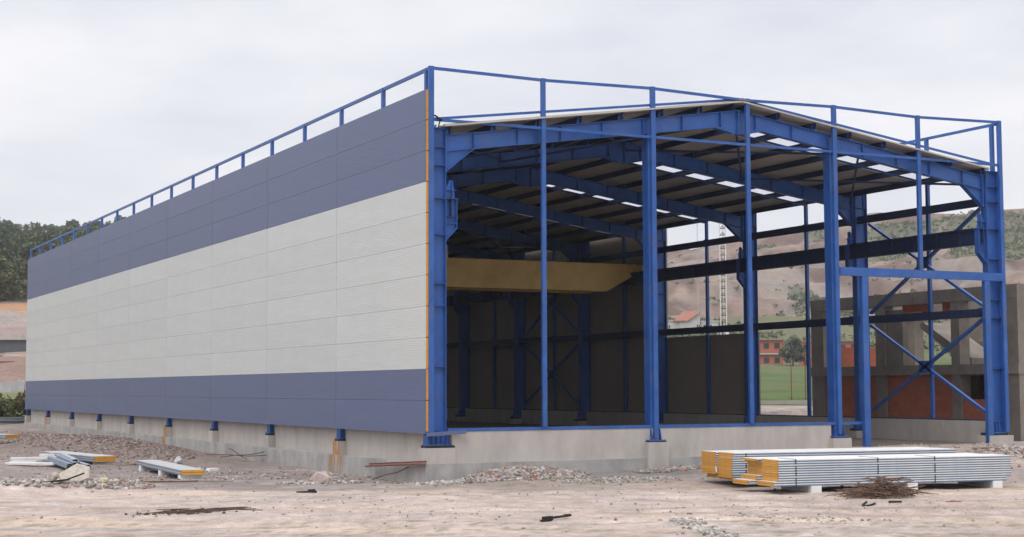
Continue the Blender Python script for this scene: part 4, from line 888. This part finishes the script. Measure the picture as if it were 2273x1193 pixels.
# ------------------------------------------------------------------ stones and rubble
PAL = [(.36,.31,.28), (.29,.24,.215), (.42,.39,.36), (.25,.19,.165), (.32,.27,.225), (.22,.205,.20), (.44,.42,.39), (.28,.20,.17)]
def stones(name, n, place, rmin, rmax, seed, pal=PAL, reds=.0, sink=.25, power=2.2, label=None, clump=False):
    rg = random.Random(seed); b = MB(); pts = [place(rg) for i in range(n)]
    if clump: pa = np.array(pts); nn = fbm((.86*pa[:, 0]-.51*pa[:, 1])/3.5, (.51*pa[:, 0]+.86*pa[:, 1])/1.0, 3, seed+300); pts = [p for p, v in zip(pts, nn) if v > .38+.3*rg.random()]
    zs = H(np.array([p[0] for p in pts]), np.array([p[1] for p in pts]))
    for p, z in zip(pts, zs):
        r = rmin+(rmax-rmin)*rg.random()**power; c = rg.choice(pal); k = rg.uniform(.75, 1.2)
        if rg.random() < reds: c = (.36, .12, .07)
        b.col = tuple(v*k for v in c); b.rock((p[0], p[1], z+r*(.45-sink)), r, rg)
    o = b.build(name, M['stone'], colors=True, smooth=False); tag(o, label, 'rubble' if label else None, None, 'stuff'); return o
def ell(cx, cy, a, c, rot=0, pw=.5):
    def f(rg):
        t = rg.uniform(0, 6.28); r = rg.random()**pw; x = a*r*math.cos(t); y = c*r*math.sin(t); return cx+x*math.cos(rot)-y*math.sin(rot), cy+x*math.sin(rot)+y*math.cos(rot)
    return f
def strip(p, q, w_): 
    def f(rg):
        t = rg.random(); s = rg.gauss(0, w_); d = (Vector(q)-Vector(p)).normalized(); return p[0]+(q[0]-p[0])*t-d.y*s, p[1]+(q[1]-p[1])*t+d.x*s
    return f
WH = [(.42,.40,.37), (.37,.33,.29), (.47,.45,.42), (.30,.25,.215), (.34,.32,.30)]
DK = [(.25,.19,.165), (.20,.155,.135), (.30,.23,.20), (.36,.30,.27), (.18,.14,.125)]
stones('rubble_heap', 2400, ell(3.0, -.75, 2.3, .9, 0, .6), .012, .12, 1, WH+PAL, .05, label='pale rubble heap against the gable footing right of the hall corner')
stones('rubble_heap', 800, ell(5.4, -2.0, 2.4, .8, -.35, .6), .012, .09, 2, WH, 0, label='scatter of white rubble sloping down right of the pale heap')
stones('rubble_heap', 620, ell(8.6, -.75, 1.6, .55, .05, .6), .015, .13, 3, PAL, .02, label='brown rubble band along the gable footing left of the panel stacks')
stones('rubble_heap', 420, ell(-2.6, 2.0, 1.3, .5, -.1, .7), .015, .12, 4, WH+PAL, 0, label='stony heap with one big boulder below the rust stained pedestal')
stones('rubble_heap', 260, ell(.15, -.75, .75, .42, -.3, .6), .03, .13, 5, WH, 0, label='small heap of pale stones at the foot of the hall corner')
stones('rubble_heap', 900, ell(-10.1, 2.4, 2.3, .8, -.3, .55), .015, .13, 6, WH+PAL, .02, label='rubble heap with a large slab in the left foreground')
stones('rubble_heap', 420, ell(-13.0, 3.9, 1.5, .8, -.3, .55), .015, .13, 7, WH+PAL, .03, label='rubble at the very left edge beside the slab heap')
stones('soil_heap', 4200, ell(-3.0, 37, 2.9, 19, 0, .55), .012, .11, 8, DK, .01, label='long heap of dark brown clods along the left footing')
stones('rubble_heap', 420, ell(21, -3.3, 2.0, 1.0, .1, .6), .02, .12, 9, PAL, .03, label='brown gravel heap behind the right end of the panel stacks')
stones('rubble_heap', 320, strip((-.1, -14.6), (-1.9, -18.8), .16), .015, .10, 10, WH, 0, label='trail of whitish stones in the right foreground')
stones('rubble_heap', 260, strip((1.6, -14.0), (3.6, -17.5), .35), .012, .07, 11, WH, 0, label='thin scatter of whitish chips right of the stone trail')
stones('gravel', 8000, strip((-22, 2), (22, -23), 4.0), .009, .055, 12, PAL+WH, .01, power=4.5, clump=True)
stones('gravel', 7000, strip((-11, 9), (22, -4), 2.6), .012, .09, 13, PAL, .015, power=3.2, clump=True)
stones('gravel', 1600, strip((-6, 4), (-5, 60), 2.5), .015, .09, 14, DK+PAL, .01, power=3)
def boulder(x, y, r, c, lb, seed, up=.1, name='boulder'):
    rg = random.Random(seed); bm_ = MB(); bm_.col = c; bm_.rock((0,0,0), r, rg, .85); bm_.rock((r*.25, r*.1, -r*.1), r*.8, rg, .8)
    tag(bm_.build(name, M['stone'], None, (x, y, hz(x, y)+up), 0, True), lb, 'rock')
boulder(-2.75, 1.85, .42, (.44, .36, .32), 'big pinkish boulder on the stony heap by the left footing', 3, .14)
b = MB(); b.col = (.44, .39, .33); b.extrude([(-.42,-.3),(.35,-.34),(.5,.05),(.2,.36),(-.38,.25)], (0,0,0), (1,0,.35), (0,.75,.66), (.03,.1,-.16)); tag(b.build('concrete_slab', M['stone'], None, (-10.25, 2.25, hz(-10.25, 2.25)+.2), .2, True), 'broken beige slab tilted on the rubble heap in the left foreground', 'slab')
boulder(-9.4, 2.1, .2, (.50, .42, .27), 'small yellowish rock beside the tilted beige slab', 8, .08); boulder(-10.75, 2.6, .22, (.40, .34, .28), 'brownish rock left of the tilted beige slab', 9, .1)
boulder(-12.9, 3.3, .26, (.42, .45, .45), 'grey green rock at the left edge rubble', 10, .1); boulder(-.5, -14.9, .15, (.45, .44, .42), 'grey stone heading the stone trail in the right foreground', 11, .06)
boulder(-4.2, 17.2, .3, (.30, .24, .20), 'brown rock at the near end of the soil heap', 12, .12); boulder(-3.6, 15.9, .26, (.50, .50, .50), 'whitish rock at the near end of the soil heap', 13, .1)
b = MB(); x, y = -5.0, 10.7; z = hz(x, y); b.box(-.2, .2, -.12, .12, .0, .06); b.box(-.15, .25, -.1, .16, .062, .11); tag(b.build('white_offcut', M['eps'], None, (-3.7, 10.7, hz(-3.7, 10.7)), .3), 'white foam offcut lying behind the lone panel pair', 'offcut')
b = MB(); b.bar((0,0,.03), (1.2,.3,.04), .09, .05); b.bar((.3,.1,.09), (.9,.1,.08), .07, .04); tag(b.build('timber_scrap', M['scaffold'], None, (-5.9, 16.2, hz(-5.9, 16.2)), -.6), 'broken timber scraps right of the steel profile heap', 'scrap')
b = MB(); b.tube((0,0,.03), (2.1,-.35,.05), .03, .025, 7); b.tube((1.9,-.3,.05), (3.2,-.45,.03), .012, .01, 5); tag(b.build('dark_stick', M['twig'], None, (-8.0, 4.9, hz(-8.0, 4.9)), -.25), 'dark thin stick lying right of the slab heap', 'stick')

# ------------------------------------------------------------------ the air
b = MB(); b.box(-4700, 4700, -4300, 4700, -12, 118)
m = bpy.data.materials.new('pale_air'); m.use_nodes = True; t = m.node_tree; t.nodes.clear()
o_ = N(t, 'ShaderNodeOutputMaterial'); pv = N(t, 'ShaderNodeVolumePrincipled'); pv.inputs['Color'].default_value = (.93, .94, .97, 1); pv.inputs['Density'].default_value = .00026
t.links.new(pv.outputs[0], o_.inputs['Volume'])
tag(b.build('haze', m), kind='stuff')
